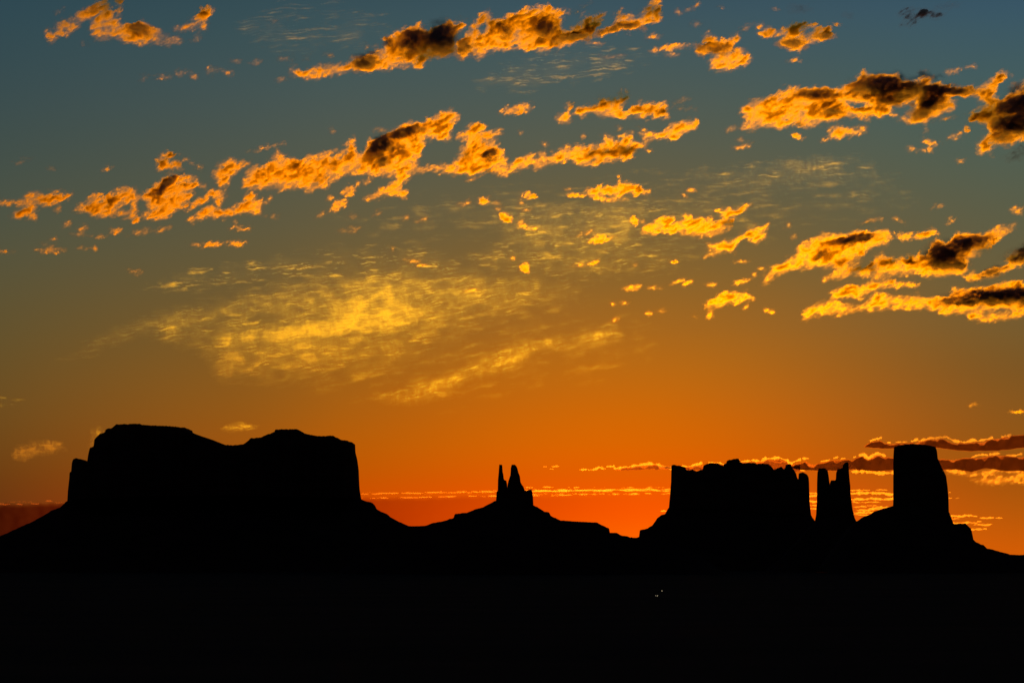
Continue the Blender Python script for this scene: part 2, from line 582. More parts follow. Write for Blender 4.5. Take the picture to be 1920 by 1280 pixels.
def cloud(label, polys, dark=(), holes=(), tau=1.0, edge=7.0, rough=1.0, Y=None, mat=None, name='cloud', seed=None, step=1.3,
          kind=None, scraps=(), warp=1.0, tex=1.0, sigma=SIG, bar=0.0):
    allp = [p for q in polys for p in q] + [(s[0] + a * s[2] * 1.3, s[1] + b * s[3] * 1.5) for s in scraps for a in (-1, 1) for b in (-1, 1)]
    xs = [p[0] for p in allp]
    ys = [p[1] for p in allp]
    if seed is None:
        seed = (int(sum(xs)) * 7 + int(sum(ys))) % 997
    x0, x1, y0, y1 = min(xs) - 14, max(xs) + 14, min(ys) - 14, max(ys) + 14
    gx, gy = np.meshgrid(np.arange(x0, x1, step), np.arange(y0, y1, step * (0.35 if bar else 1.0)))
    # ragged outline: coordinates pushed about by turbulence
    w = 3.6 * warp
    wx = gx + w * 1.9 * fbm(gx / 24, gy / 13, 5, seed=seed, gain=0.62)
    wy = gy + w * 1.3 * fbm(gx / 24, gy / 13, 5, seed=seed + 100, gain=0.62)
    a = R(-30)
    u = gx * math.cos(a) + gy * math.sin(a)
    v = -gx * math.sin(a) + gy * math.cos(a)
    n = fbm(u / 24, v / 10, 5, seed=seed + 7, gain=0.65)
    nf = fbm(u / 9.5, v / 3.6, 4, seed=seed + 9, gain=0.65)
    big = fbm(gx / 45, gy / 28, 3, seed=seed + 13)
    sd = np.full(gx.shape, -1e9)
    for p in polys:
        sd = np.maximum(sd, seg_sd(wx, wy, p))
    for h in holes:
        r = ell(wx, wy, h)
        sd = np.minimum(sd, (r - 1) * min(h[2], h[3]))
    sd = sd + (n * 9.0 + nf * 3.6 + 2.8) * rough
    for s in scraps:
        # a fleck: a torn handful of vapour
        r = ell(gx + 2.6 * fbm(gx / 9, gy / 6, 4, seed=seed + 51, gain=0.7), gy + 1.8 * fbm(gx / 9, gy / 6, 4, seed=seed + 52, gain=0.7), s)
        amp = s[5] if len(s) > 5 else 1.0
        k = min(s[2], s[3])
        depth = (0.66 + 0.3 * amp - r) * k + (2.2 * n + 3.0 * nf) * (0.35 + 0.2 * k)
        sd = np.maximum(sd, np.minimum(depth * (0.75 + 0.7 * amp), edge * 1.7 * min(1.0, 0.34 + 0.55 * amp)))
    soft = edge * (2.1 if not bar else 1.0)
    e = np.clip(sd / soft, 0, 1)
    ym = (min(ys) + max(ys)) / 2
    top_shade = np.clip((ym - gy) / (0.5 * (max(ys) - min(ys)) + 1), -1, 1) * (0.35 if polys else 0)  # thicker upward for darker tops: directional shading built into the shape
    t = tau * 1.75 * e ** 2.0 * np.exp(tex * (4.2 * n + 1.2 * nf + 2.6 * big) + top_shade)
    t = 3.5 * (1 - np.exp(-t / 3.5))
    if not bar:
        # thin torn skirt of vapour round the body
        wisp = fbm(u / 14, v / 5.0, 4, seed=seed + 81, gain=0.65)
        sk = np.clip((sd + 4.0 + 5.0 * wisp) / 9.0, 0, 1) ** 2.2
        t = np.maximum(t, min(0.16, 0.18 * tau) * sk * np.clip(1 + 2.2 * wisp, 0.1, 2))
    dsum = np.zeros_like(t)
    for d in dark:
        T = min(d[5] if len(d) > 5 else 5.0, 5.6)
        if T < 3: T *= 0.85
        ddx = 13 * fbm(gx / 22, gy / 15, 5, seed=seed + 21, gain=0.68)
        ddy = 10 * fbm(gx / 22, gy / 15, 5, seed=seed + 22, gain=0.68)
        r = ell(gx + ddx, gy + ddy, d)
        dsum = np.maximum(dsum, T * np.exp(-(r / 1.12) ** 2.6))
    t = t * np.clip(1 - dsum / 8, 0.3, 1) + dsum * np.clip(sd / (edge * 0.7), 0, 1) * (1 + 0.9 * n + 0.8 * nf)
    if bar > 0:
        ins = sd > 0
        depth = np.zeros_like(t)
        run = np.zeros(t.shape[1])
        for k in range(t.shape[0]):
            run = np.where(ins[k], run + step * 0.35, 0.0)
            depth[k] = run
        thick = bar * np.clip((depth - 7.5 * np.clip(0.14 + 2.4 * fbm(gx / 30, gx * 0, 3, seed=seed + 61, gain=0.5), 0, 1)) / 2.5, 0, 1)
        t = np.where(thick > 0.2, np.maximum(t * 0.5, thick * (1 + 0.2 * nf)), t) * ins
    t = np.clip(t, 0, 10.0)
    if Y is None:
        Y = deck(max(ys))
    o = lump_mesh(name, gx, gy, t, Y, mat or M_CLOUD, sigma, step, seed)
    if o is not None:
        if kind == 'stuff':
            tag(o, label, kind='stuff')
        else:
            tag(o, label, 'cloud')
    return o


# upper row
cloud('ragged dull orange cloud cut by the upper left corner of the sky',
      [[(82, 66), (86, 56), (96, 56), (110, 46), (122, 36), (140, 30), (150, 20), (170, 14), (185, 4), (185, -14), (205, -14), (208, 20), (216, 28), (222, 12),
        (214, 2), (224, -12), (232, -4), (229, 18), (224, 34), (230, 46), (245, 50), (250, 48), (262, 44), (270, 38), (280, 52), (300, 56), (305, 64), (320, 70), (342, 74),
        (334, 83), (310, 84), (280, 84), (250, 84), (228, 80), (214, 72), (200, 78), (185, 80), (178, 70), (170, 60), (168, 50), (172, 40), (160, 38), (150, 40), (146, 52),
        (136, 60), (128, 72), (124, 70), (120, 58), (110, 70), (100, 78), (92, 80)]],
      dark=[(262, 58, 20, 9, 8, 4.5), (168, 20, 16, 6, -25, 2.4)], tau=0.30, edge=6, warp=0.8)
cloud('small wing-shaped orange cloud scrap right of the corner cloud',
      [[(324, 58), (335, 50), (350, 46), (364, 38), (368, 28), (376, 16), (390, 10), (403, 18), (398, 24), (390, 32), (386, 44), (385, 56), (370, 54), (350, 56), (330, 60)]],
      dark=[(379, 26, 8, 9, 0, 2.0)], tau=0.28, edge=5, warp=0.6, scraps=[(368, 72, 14, 9, -30, 0.1)])
cloud('long orange cloud with two smoky dark cores, top middle of the sky',
      [[(545, 130), (555, 128), (570, 136), (590, 126), (600, 122), (625, 122), (650, 122), (662, 116), (680, 108), (700, 100), (706, 96), (720, 92), (728, 82), (722, 74),
        (738, 70), (745, 58), (760, 52), (788, 45), (786, 56), (800, 58), (815, 56), (808, 66), (820, 60), (832, 48), (842, 38), (850, 46), (862, 42), (870, 48), (862, 58), (854, 64),
        (848, 80), (850, 98), (820, 106), (800, 112), (790, 128), (770, 122), (752, 126), (730, 130), (700, 132), (680, 130), (660, 132), (640, 138), (620, 144), (605, 142),
        (580, 150), (570, 144), (556, 136)]],
      dark=[(683, 118, 18, 13, 0, 6), (778, 76, 30, 17, -15, 4.5), (828, 72, 24, 24, 0, 5.5), (728, 80, 9, 8, 0, 3)], tau=0.95)
cloud('fullest orange cloud billowing upward with a brown hollow, top middle',
      [[(858, 92), (862, 76), (872, 66), (885, 50), (895, 36), (905, 24), (918, 24), (922, 36), (935, 40), (945, 36), (958, 28), (975, 20), (990, 14), (1010, 11), (1028, 10),
        (1040, 18), (1060, 20), (1066, 26), (1052, 34), (1048, 46), (1056, 58), (1065, 60), (1075, 50), (1085, 46), (1092, 52), (1088, 38), (1095, 30), (1110, 34), (1125, 24),
        (1136, 26), (1130, 36), (1118, 48), (1112, 60), (1105, 68), (1088, 76), (1060, 86), (1040, 92), (1010, 94), (985, 94), (965, 86), (955, 92), (940, 96), (920, 94),
        (908, 104), (898, 110), (890, 98), (880, 96), (870, 108), (862, 100)]],
      dark=[(868, 88, 14, 14, 0, 3.2), (948, 52, 16, 14, -30, 3), (1024, 54, 22, 18, 30, 3.2), (1060, 72, 44, 6, -8, 4), (1108, 54, 20, 7, -30, 3.5), (1002, 76, 20, 8, 0, 1.5)],
      holes=[(903, 52, 8, 9, 0)], tau=1.0)
cloud('orange hooked cloud tail at the right end of the top row of clouds',
      [[(1125, 62), (1140, 54), (1153, 48), (1155, 30), (1166, 18), (1162, 30), (1180, 32), (1202, 30), (1208, 18), (1215, 8), (1228, 2), (1238, 2), (1236, 16), (1242, 34),
        (1232, 40), (1210, 44), (1195, 52), (1170, 52), (1150, 58), (1130, 64)]],
      dark=[(1140, 56, 26, 5, -12, 4), (1172, 49, 26, 6, 0, 3.2)], tau=0.8, edge=6, warp=0.8)
cloud('pair of orange puffs, smoky above and bright below, right of the hooked tail',
      [[(1308, 92), (1320, 86), (1322, 66), (1328, 60), (1338, 74), (1350, 78), (1365, 72), (1382, 64), (1385, 72), (1375, 86), (1376, 94), (1390, 92), (1405, 104), (1408, 112),
        (1395, 124), (1370, 130), (1345, 130), (1330, 128), (1335, 112), (1345, 100), (1335, 96), (1320, 104), (1308, 102)]],
      dark=[(1345, 90, 26, 6, 0, 3.2), (1314, 94, 9, 8, 0, 2.6)], tau=0.8, edge=6, warp=0.8)
cloud('bright forked orange cloud with a brown underside high on the right',
      [[(1424, 66), (1432, 56), (1444, 52), (1458, 62), (1470, 54), (1490, 44), (1505, 42), (1535, 46), (1520, 52), (1508, 58), (1500, 64), (1515, 66), (1530, 54), (1545, 54),
        (1556, 52), (1559, 64), (1548, 74), (1525, 78), (1508, 82), (1500, 96), (1485, 94), (1475, 86), (1462, 80), (1466, 70), (1455, 68), (1440, 70)]],
      dark=[(1482, 82, 22, 6, 0, 3.5), (1545, 69, 14, 4, 0, 3), (1430, 64, 8, 4, 0, 2)], tau=0.9, edge=6, warp=0.8)
cloud('small unlit grey-black cloud wisp high at the right',
      [[(1688, 28), (1702, 18), (1712, 18), (1706, 28), (1716, 26), (1735, 16), (1755, 22), (1768, 26), (1755, 34), (1740, 30), (1722, 36), (1706, 46), (1692, 46), (1700, 38), (1694, 32)]],
      tau=1.5, edge=6, mat=M_UNLIT, warp=0.8, scraps=[(1775, 11, 24, 5, -10, 0.0)])
cloud('long orange cloud under a smoky black crest, upper right',
      [[(1388, 212), (1400, 195), (1418, 188), (1436, 182), (1456, 180), (1462, 172), (1480, 165), (1500, 168), (1530, 166), (1560, 168), (1580, 164), (1600, 160), (1608, 148),
        (1620, 136), (1640, 144), (1655, 140), (1680, 138), (1690, 150), (1715, 158), (1730, 144), (1750, 146), (1745, 158), (1780, 162), (1800, 166), (1820, 162), (1835, 170),
        (1820, 180), (1790, 178), (1775, 182), (1790, 190), (1790, 205), (1770, 212), (1745, 220), (1735, 230), (1700, 230), (1690, 222), (1715, 214), (1720, 200), (1718, 186),
        (1700, 190), (1672, 196), (1668, 212), (1680, 216), (1650, 218), (1625, 226), (1600, 220), (1570, 226), (1545, 228), (1520, 238), (1500, 234), (1470, 240), (1440, 238),
        (1410, 242), (1392, 240), (1400, 228)]],
      dark=[(1530, 177, 34, 9, 0, 4), (1655, 166, 46, 18, 0, 7), (1745, 170, 70, 8, 0, 6.5), (1678, 184, 32, 10, -8, 5), (1750, 190, 20, 13, 0, 6), (1732, 207, 18, 9, -35, 5),
            (1560, 203, 25, 8, 0, 3.2), (1565, 214, 18, 5, -8, 3.5), (1625, 205, 28, 5, 0, 3)], holes=[(1610, 198, 20, 7, 0)], tau=1.0)
cloud('orange and black cloud cut by the right edge of the sky, with a raised plume',
      [[(1835, 165), (1850, 152), (1865, 146), (1875, 136), (1895, 138), (1880, 150), (1868, 165), (1862, 180), (1880, 190), (1900, 172), (1918, 155), (1945, 150), (1945, 300),
        (1925, 262), (1905, 262), (1895, 270), (1880, 268), (1862, 275), (1860, 286), (1835, 288), (1832, 278), (1840, 262), (1858, 250), (1852, 235), (1835, 228), (1815, 225),
        (1822, 212), (1835, 205), (1848, 196), (1835, 190), (1830, 178)]],
      dark=[(1910, 196, 34, 13, -12, 8), (1905, 234, 38, 15, 0, 8), (1872, 158, 8, 12, 35, 2.6), (1878, 256, 20, 9, 20, 3), (1832, 222, 24, 5, -8, 3)], tau=0.95)
cloud('faint pinkish cloud shred under the long black-crested cloud',
      [[(1542, 262), (1556, 245), (1570, 236), (1592, 240), (1625, 241), (1624, 246), (1600, 254), (1570, 258)]], tau=0.42, edge=5, warp=0.8)
cloud('two-lobed orange cloud with ragged top tufts, upper middle right',
      [[(1042, 222), (1052, 216), (1067, 213), (1068, 226), (1045, 227)], [(1060, 205), (1068, 192), (1074, 198), (1068, 208)],
       [(1076, 214), (1080, 204), (1100, 200), (1120, 196), (1128, 182), (1140, 182), (1158, 184), (1163, 168), (1168, 182), (1174, 170), (1180, 186), (1170, 192), (1162, 204),
        (1170, 212), (1185, 206), (1192, 200), (1205, 194), (1225, 196), (1250, 194), (1250, 208), (1252, 220), (1232, 220), (1210, 220), (1190, 214), (1170, 220), (1140, 216),
        (1110, 214), (1090, 217)]], dark=[(1165, 212, 10, 8, 0, 2), (1136, 198, 8, 5, 0, 1.8)], tau=1.0, edge=6, warp=0.7)
cloud('slanting orange cloud like a fish just right of the broad broken cloud row',
      [[(1202, 252), (1215, 248), (1225, 250), (1240, 248), (1252, 240), (1265, 232), (1280, 230), (1295, 228), (1304, 226), (1308, 236), (1300, 244), (1280, 252), (1265, 264),
        (1245, 258), (1220, 260), (1206, 260)]], dark=[(1272, 240, 6, 8, 40, 2.2)], tau=0.9, edge=6, warp=0.7)

# broad broken row across the middle of the sky
cloud('orange cloud strip touching the left edge of the sky',
      [[(-6, 378), (20, 378), (45, 372), (55, 362), (85, 364), (105, 360), (134, 363), (130, 370), (115, 376), (105, 384), (85, 386), (70, 384), (72, 392), (65, 400), (70, 409),
        (55, 408), (35, 408), (22, 404), (22, 398), (40, 392), (55, 386), (40, 385), (15, 383), (-6, 382)]], tau=0.75, edge=6, warp=0.7, scraps=[(108, 391, 8, 11, 30, 0.2)])
cloud('orange cloud with a small hole in it, second from the left edge',
      [[(142, 396), (146, 386), (162, 382), (172, 370), (180, 360), (190, 360), (188, 374), (200, 372), (210, 364), (222, 354), (235, 350), (250, 354), (258, 364), (258, 376),
        (257, 392), (256, 404), (248, 410), (235, 404), (222, 405), (205, 406), (185, 406), (172, 405), (160, 396), (148, 396)]],
      holes=[(232, 388, 14, 8, 0)], dark=[(207, 374, 8, 8, 0, 2.8)], tau=0.95, edge=7)
cloud('rounded orange cloud with a dark slanting streak on its crown, left',
      [[(262, 370), (275, 360), (290, 352), (300, 342), (312, 334), (322, 335), (335, 328), (345, 326), (355, 332), (370, 335), (368, 350), (358, 366), (350, 382), (338, 390),
        (325, 402), (310, 408), (290, 412), (270, 408), (268, 405), (278, 396), (274, 386), (280, 375), (268, 374)]],
      dark=[(311, 347, 26, 6, -38, 5), (296, 358, 9, 8, 0, 4)], tau=1.0, edge=7)
cloud('little curled orange cloud above the rounded one, left',
      [[(295, 314), (293, 298), (305, 290), (314, 284), (322, 288), (334, 288), (326, 293), (316, 298), (318, 306), (334, 303), (341, 314), (325, 318), (308, 316), (298, 318)]],
      tau=0.8, edge=5, warp=0.5, scraps=[(349, 301, 7, 5, 0, 0.3), (360, 307, 5, 4, 0, 0.2), (375, 315, 7, 6, 0, 0.3), (381, 350, 7, 5, 0, 0.3), (320, 325, 12, 4, 0, 0.2)])
cloud('low orange cloud wedge with a notched upper edge, left of the broad broken row',
      [[(352, 414), (370, 400), (385, 390), (398, 384), (405, 392), (420, 394), (440, 386), (455, 382), (460, 368), (470, 360), (477, 366), (470, 378), (485, 374), (496, 378),
        (486, 390), (482, 402), (465, 400), (445, 402), (420, 406), (395, 406), (375, 410), (360, 416)],
       [(344, 392), (360, 378), (385, 366), (402, 355), (398, 366), (380, 380), (360, 388)], [(399, 370), (408, 358), (422, 357), (418, 372), (410, 386), (402, 378)]],
      tau=0.85, edge=6, warp=0.8)
cloud('short thick orange cloud at the left end of the broad broken row',
      [[(400, 330), (404, 320), (412, 308), (430, 302), (445, 304), (455, 300), (468, 306), (455, 312), (445, 322), (432, 330), (428, 345), (415, 350), (408, 342)]],
      tau=0.9, edge=7, warp=0.8)
cloud('wide mottled orange cloud bank, left half of the broad broken row',
      [[(458, 350), (458, 338), (465, 318), (480, 312), (495, 310), (512, 298), (520, 284), (530, 290), (545, 298), (560, 302), (575, 296), (590, 292), (605, 290), (615, 282),
        (628, 281), (622, 292), (640, 285), (650, 272), (668, 260), (664, 276), (676, 290), (672, 306), (664, 322), (655, 326), (640, 334), (620, 340), (612, 352), (598, 350),
        (577, 360), (560, 352), (530, 354), (505, 350), (485, 355), (465, 352)]],
      dark=[(512, 310, 8, 5, 0, 1.6), (560, 306, 16, 6, -30, 1.6)], tau=1.1, edge=8)
cloud('tallest orange cloud, slanting up to a bright horn with a dark band beneath it',
      [[(662, 324), (664, 306), (672, 292), (690, 278), (692, 262), (700, 262), (716, 260), (735, 250), (750, 236), (770, 230), (790, 232), (810, 222), (825, 214), (845, 207),
        (855, 210), (858, 222), (850, 236), (842, 250), (846, 262), (830, 262), (815, 258), (800, 264), (792, 276), (785, 290), (782, 302), (775, 310), (792, 316), (815, 311), (852, 306),
        (856, 318), (850, 326), (830, 320), (795, 322), (765, 328), (735, 330), (700, 328), (685, 326)]],
      dark=[(712, 272, 20, 12, -35, 6.5), (758, 250, 36, 8, -15, 5), (716, 301, 8, 9, 30, 5), (742, 276, 14, 14, 0, 2.6), (816, 232, 30, 4, -28, 2)], tau=1.15, edge=8)
cloud('orange cloud open in the middle like a loop, right of the horned cloud',
      [[(852, 308), (862, 290), (866, 278), (875, 262), (858, 256), (865, 248), (880, 236), (900, 232), (912, 236), (905, 248), (920, 246), (940, 244), (930, 256), (918, 268),
        (930, 270), (942, 280), (948, 296), (940, 302), (955, 308), (975, 296), (990, 292), (1003, 290), (1002, 304), (990, 314), (970, 318), (950, 326), (935, 328), (920, 322),
        (895, 328), (865, 328), (852, 324)]],
      dark=[(918, 291, 14, 7, -25, 5.5)], tau=1.05, edge=7)
cloud('orange cloud trailing from the loop cloud toward the fish-shaped one',
      [[(1002, 316), (1006, 300), (1012, 290), (1020, 286), (1025, 294), (1038, 290), (1052, 280), (1060, 274), (1072, 278), (1085, 272), (1100, 274), (1115, 272), (1130, 270),
        (1134, 258), (1148, 258), (1150, 268), (1162, 260), (1172, 252), (1182, 254), (1190, 264), (1200, 272), (1212, 262), (1222, 263), (1212, 274), (1196, 280), (1188, 294),
        (1178, 300), (1160, 302), (1140, 304), (1120, 308), (1100, 310), (1082, 308), (1070, 298), (1050, 304), (1040, 302), (1030, 308)]], tau=0.95, edge=7)
cloud('small orange cloud flying like a flag below the horned cloud',
      [[(682, 376), (695, 366), (710, 358), (722, 350), (735, 342), (745, 330), (758, 328), (768, 333), (755, 344), (752, 354), (764, 358), (762, 370), (748, 366), (735, 364),
        (715, 368), (700, 372), (688, 378)]], tau=0.95, edge=6, warp=0.8)
# lower middle
cloud('flat orange cloud with a ragged second layer underneath, right of centre',
      [[(1098, 362), (1105, 355), (1120, 352), (1140, 350), (1155, 350), (1160, 344), (1180, 344), (1195, 348), (1205, 354), (1214, 360), (1195, 363), (1170, 363), (1165, 366),
        (1140, 365), (1125, 368), (1140, 371), (1170, 369), (1176, 373), (1145, 377), (1120, 374), (1105, 368)]], tau=1.1, edge=5, warp=0.5)
cloud('broad golden cloud of slanting tufts, right of centre',
      [[(1204, 438), (1206, 428), (1218, 422), (1226, 412), (1240, 408), (1262, 406), (1265, 414), (1258, 420), (1275, 412), (1285, 404), (1295, 404), (1300, 412), (1312, 408),
        (1325, 412), (1335, 408), (1340, 418), (1355, 410), (1350, 400), (1345, 396), (1358, 392), (1370, 390), (1380, 394), (1395, 388), (1407, 385), (1395, 396), (1380, 402),
        (1370, 410), (1372, 422), (1360, 430), (1345, 440), (1330, 442), (1318, 440), (1305, 442), (1295, 446), (1290, 440), (1270, 436), (1255, 438), (1240, 432), (1225, 440),
        (1212, 442)]], dark=[(1290, 402, 12, 5, 0, 1.2)], tau=1.2, edge=6, warp=0.7)
cloud('golden cloud of thin strands below the broad golden cloud',
      [[(1326, 460), (1335, 456), (1352, 454), (1370, 452), (1385, 444), (1400, 434), (1415, 426), (1440, 422), (1438, 429), (1425, 433), (1434, 440), (1425, 452), (1410, 457),
        (1405, 452), (1415, 444), (1400, 444), (1385, 452), (1382, 460), (1375, 470), (1355, 470), (1340, 478), (1325, 481), (1332, 472), (1345, 466)]], tau=1.0, edge=5, warp=0.6)
cloud('bright yellow cloud of slanting streaks, alone above the notched battlement butte',
      [[(1323, 576), (1328, 566), (1340, 562), (1350, 552), (1362, 548), (1375, 550), (1392, 550), (1400, 549), (1411, 558), (1400, 562), (1380, 566), (1360, 570), (1340, 574),
        (1325, 583)]], tau=1.0, edge=5, warp=0.6, scraps=[(1330, 592, 8, 6, -35, 1), (1398, 577, 8, 4, -35, 1)])
cloud('golden wedge-shaped cloud widening rightward, dark streak in its crown, right',
      [[(1430, 533), (1440, 510), (1455, 500), (1470, 490), (1490, 480), (1500, 462), (1510, 454), (1530, 448), (1545, 438), (1570, 440), (1590, 438), (1610, 432), (1635, 436),
        (1660, 431), (1670, 442), (1665, 456), (1640, 462), (1620, 472), (1615, 484), (1605, 496), (1585, 500), (1560, 502), (1530, 498), (1510, 502), (1490, 504), (1470, 512),
        (1450, 516), (1438, 530)]], dark=[(1605, 448, 34, 6, -10, 5.5), (1536, 478, 16, 8, -50, 2.6), (1560, 462, 8, 8, 0, 2.6)], tau=1.15, edge=8)
cloud('golden cloud with a large black heart and a pointed right wing',
      [[(1546, 525), (1560, 512), (1570, 500), (1600, 498), (1618, 504), (1630, 496), (1640, 482), (1655, 476), (1662, 482), (1680, 484), (1700, 488), (1705, 480), (1725, 476),
        (1740, 480), (1745, 468), (1757, 444), (1765, 454), (1775, 460), (1785, 444), (1808, 438), (1825, 440), (1845, 444), (1860, 432), (1880, 425), (1902, 423), (1890, 436),
        (1870, 450), (1850, 468), (1825, 480), (1812, 490), (1812, 508), (1790, 513), (1760, 514), (1740, 519), (1720, 510), (1700, 514), (1680, 512), (1660, 519), (1630, 520),
        (1600, 514), (1575, 520)]],
      dark=[(1770, 482, 26, 20, 0, 9), (1812, 455, 36, 9, -10, 8), (1798, 497, 14, 8, 0, 7), (1705, 490, 8, 6, 0, 5), (1625, 500, 12, 4, -25, 4), (1768, 500, 24, 6, 0, 6)], tau=1.0, edge=7)
cloud('small golden cloud between the wedge cloud and the black-hearted cloud',
      [[(1681, 443), (1700, 434), (1706, 436), (1715, 440), (1735, 438), (1748, 428), (1756, 437), (1738, 444), (1710, 449), (1692, 447)]], tau=0.9, edge=4, warp=0.5)
cloud('thin golden cloud lying just above the low cloud with the long black ridge',
      [[(1560, 550), (1570, 540), (1585, 536), (1600, 534), (1610, 538), (1625, 530), (1650, 526), (1675, 524), (1690, 531), (1724, 531), (1715, 536), (1690, 537), (1665, 537),
        (1645, 541), (1642, 546), (1625, 552), (1610, 561), (1600, 556), (1580, 558), (1560, 558)]], tau=0.9, edge=5, warp=0.6)
cloud('low golden cloud with a long black ridge running to the right edge',
      [[(1507, 597), (1507, 582), (1525, 575), (1545, 566), (1570, 562), (1582, 572), (1600, 576), (1620, 572), (1632, 560), (1645, 550), (1660, 552), (1680, 558), (1700, 558),
        (1720, 556), (1745, 560), (1760, 556), (1780, 560), (1785, 550), (1790, 542), (1805, 540), (1820, 544), (1835, 540), (1855, 540), (1870, 534), (1885, 530), (1905, 528),
        (1945, 535), (1945, 590), (1905, 594), (1880, 600), (1850, 600), (1820, 599), (1812, 590), (1820, 586), (1800, 586), (1780, 590), (1755, 584), (1740, 576), (1720, 580),
        (1690, 578), (1660, 576), (1635, 580), (1605, 582), (1570, 588), (1540, 588), (1520, 596)]],
      dark=[(1880, 555, 66, 11, -3, 9), (1850, 565, 72, 6, 0, 8), (1920, 556, 40, 14, 0, 9), (1800, 550, 8, 5, 0, 2)], holes=[(1862, 584, 36, 3, -3)], tau=1.05, edge=7)
cloud('smoky half-lit cloud scrap with an orange belly at the right edge',
      [[(1866, 508), (1880, 502), (1890, 494), (1905, 482), (1915, 470), (1945, 464), (1945, 492), (1910, 497), (1895, 502), (1880, 508)],
       [(1808, 519), (1825, 512), (1836, 515), (1839, 522), (1822, 524)], [(1838, 518), (1855, 508), (1870, 502), (1872, 510), (1855, 516)]],
      dark=[(1922, 475, 20, 11, -20, 7), (1855, 511, 22, 6, -18, 3.5)], tau=0.8, edge=5, warp=0.7, scraps=[(1900, 482, 24, 4, -20, 0.4), (1908, 394, 14, 9, 0, 0.5)])
# low bars near the horizon
def rim(parent, lines, seed):
    """sunlit edge of a cloud, painted as thin knotted strands of brighter vapour along its top"""
    pts = [p for l in lines for p in l[0]]
    gx, gy = np.meshgrid(np.arange(min(p[0] for p in pts) - 8, max(p[0] for p in pts) + 8, 1.0), np.arange(min(p[1] for p in pts) - 7, max(p[1] for p in pts) + 7, 0.7))
    t = np.zeros_like(gx)
    wy = gy + 1.6 * fbm(gx / 9, gy / 8, 4, seed=seed, gain=0.65)
    for k, (l, h, st) in enumerate(lines):
        d = np.full(gx.shape, 1e9)
        for (ax, ay), (bx, by) in zip(l[:-1], l[1:]):
            ex, ey = bx - ax, by - ay
            q = np.clip(((gx - ax) * ex + (wy - ay) * ey) / (ex * ex + ey * ey), 0, 1)
            d = np.minimum(d, np.hypot(gx - ax - q * ex, wy - ay - q * ey))
        hh = h * np.clip(0.8 + 2.0 * fbm(gx / 10, gx * 0 + k * 4.1, 4, seed=seed + k, gain=0.6), 0.15, 2.2)
        t = np.maximum(t, st * np.clip(1 - d / hh, 0, 1))
    t = t * np.exp(1.2 * fbm(gx / 7, gy / 3, 3, seed=seed + 7))
    Y = parent.location.y
    m = Y / F
    o = lump_mesh('rim_highlight', gx, gy, t, Y, M_STREAK, SIG, 1.0, seed)  # painted rim light: brighter vapour laid before the dark bar
    o.location = o.location - parent.location - Vector((0, 450.0, 0))
    o.parent = parent


c = cloud('dark purple-red cloud bar with a bright rim behind the top of the tower butte',
      [[(1618, 837), (1632, 829), (1650, 826), (1665, 831), (1680, 831), (1705, 831), (1722, 828), (1745, 824), (1770, 822), (1785, 829), (1810, 832),
        (1830, 828), (1855, 825), (1875, 820), (1892, 817), (1945, 814), (1945, 836), (1900, 841), (1870, 844), (1820, 845), (1780, 842), (1740, 836), (1700, 839), (1660, 840),
        (1640, 839)]], tau=1.0, edge=4, warp=0.25, rough=0.12, step=0.9, bar=4.2, mat=M_BAR)
rim(c, [([(1630, 827), (1640, 823), (1650, 821)], 3.0, 1.0), ([(1662, 830), (1667, 830)], 1.8, .7), ([(1678, 829), (1698, 829)], 1.5, .6), ([(1706, 828), (1716, 824)], 2.6, 1.0),
        ([(1720, 827), (1745, 822), (1772, 819), (1785, 827), (1808, 829), (1822, 825), (1834, 826), (1858, 822)], 2.8, 1.0), ([(1878, 819), (1892, 816)], 2.8, 1.0)], 401)
c = cloud('dark red cloud bar with lit upper edge, crossing behind the pillars and the tower butte',
      [[(1480, 876), (1496, 869), (1510, 864), (1525, 870), (1545, 867), (1560, 863), (1580, 862), (1600, 860), (1615, 855), (1628, 860), (1645, 853), (1658, 857),
        (1680, 858), (1760, 861), (1820, 859), (1850, 855), (1875, 853), (1900, 857), (1945, 853), (1945, 882), (1880, 882), (1850, 877), (1820, 884), (1790, 879), (1760, 881),
        (1680, 880), (1640, 883), (1600, 879), (1560, 882), (1500, 881)]], tau=1.0, edge=4, warp=0.25, rough=0.12, step=0.9, bar=4.2, mat=M_BAR)
rim(c, [([(1505, 860), (1514, 860)], 2.2, 1.0), ([(1540, 865), (1556, 862)], 2.2, .9), ([(1562, 859), (1569, 857)], 2.2, .9), ([(1576, 860), (1582, 859)], 1.6, .7), ([(1598, 858), (1604, 856)], 2.0, .8),
        ([(1612, 853), (1620, 852), (1626, 860), (1632, 856), (1643, 850), (1656, 855)], 2.8, 1.0), ([(1820, 857), (1832, 853), (1848, 853)], 2.4, 1.0), ([(1854, 852), (1872, 850)], 2.4, .9),
        ([(1884, 854), (1900, 855), (1912, 851)], 2.4, .9), ([(1594, 884), (1620, 884), (1645, 887), (1680, 886)], 3.6, .9), ([(1500, 881), (1535, 879)], 2.2, .8), ([(1556, 879), (1566, 880)], 2.6, .7)], 411)
c = cloud('long low cloud with a glowing yellow upper rim above the notched butte',
      [[(1150, 881), (1180, 876), (1210, 873), (1235, 872), (1260, 875), (1290, 876), (1330, 871), (1380, 869), (1420, 866), (1440, 862),
        (1460, 861), (1474, 867), (1480, 873), (1488, 869), (1500, 866), (1500, 882), (1480, 884), (1440, 884), (1380, 882), (1300, 880), (1240, 878), (1200, 879)]],
      tau=0.8, edge=4, warp=0.5, rough=0.3, step=0.9, bar=2.6, mat=M_BAR)
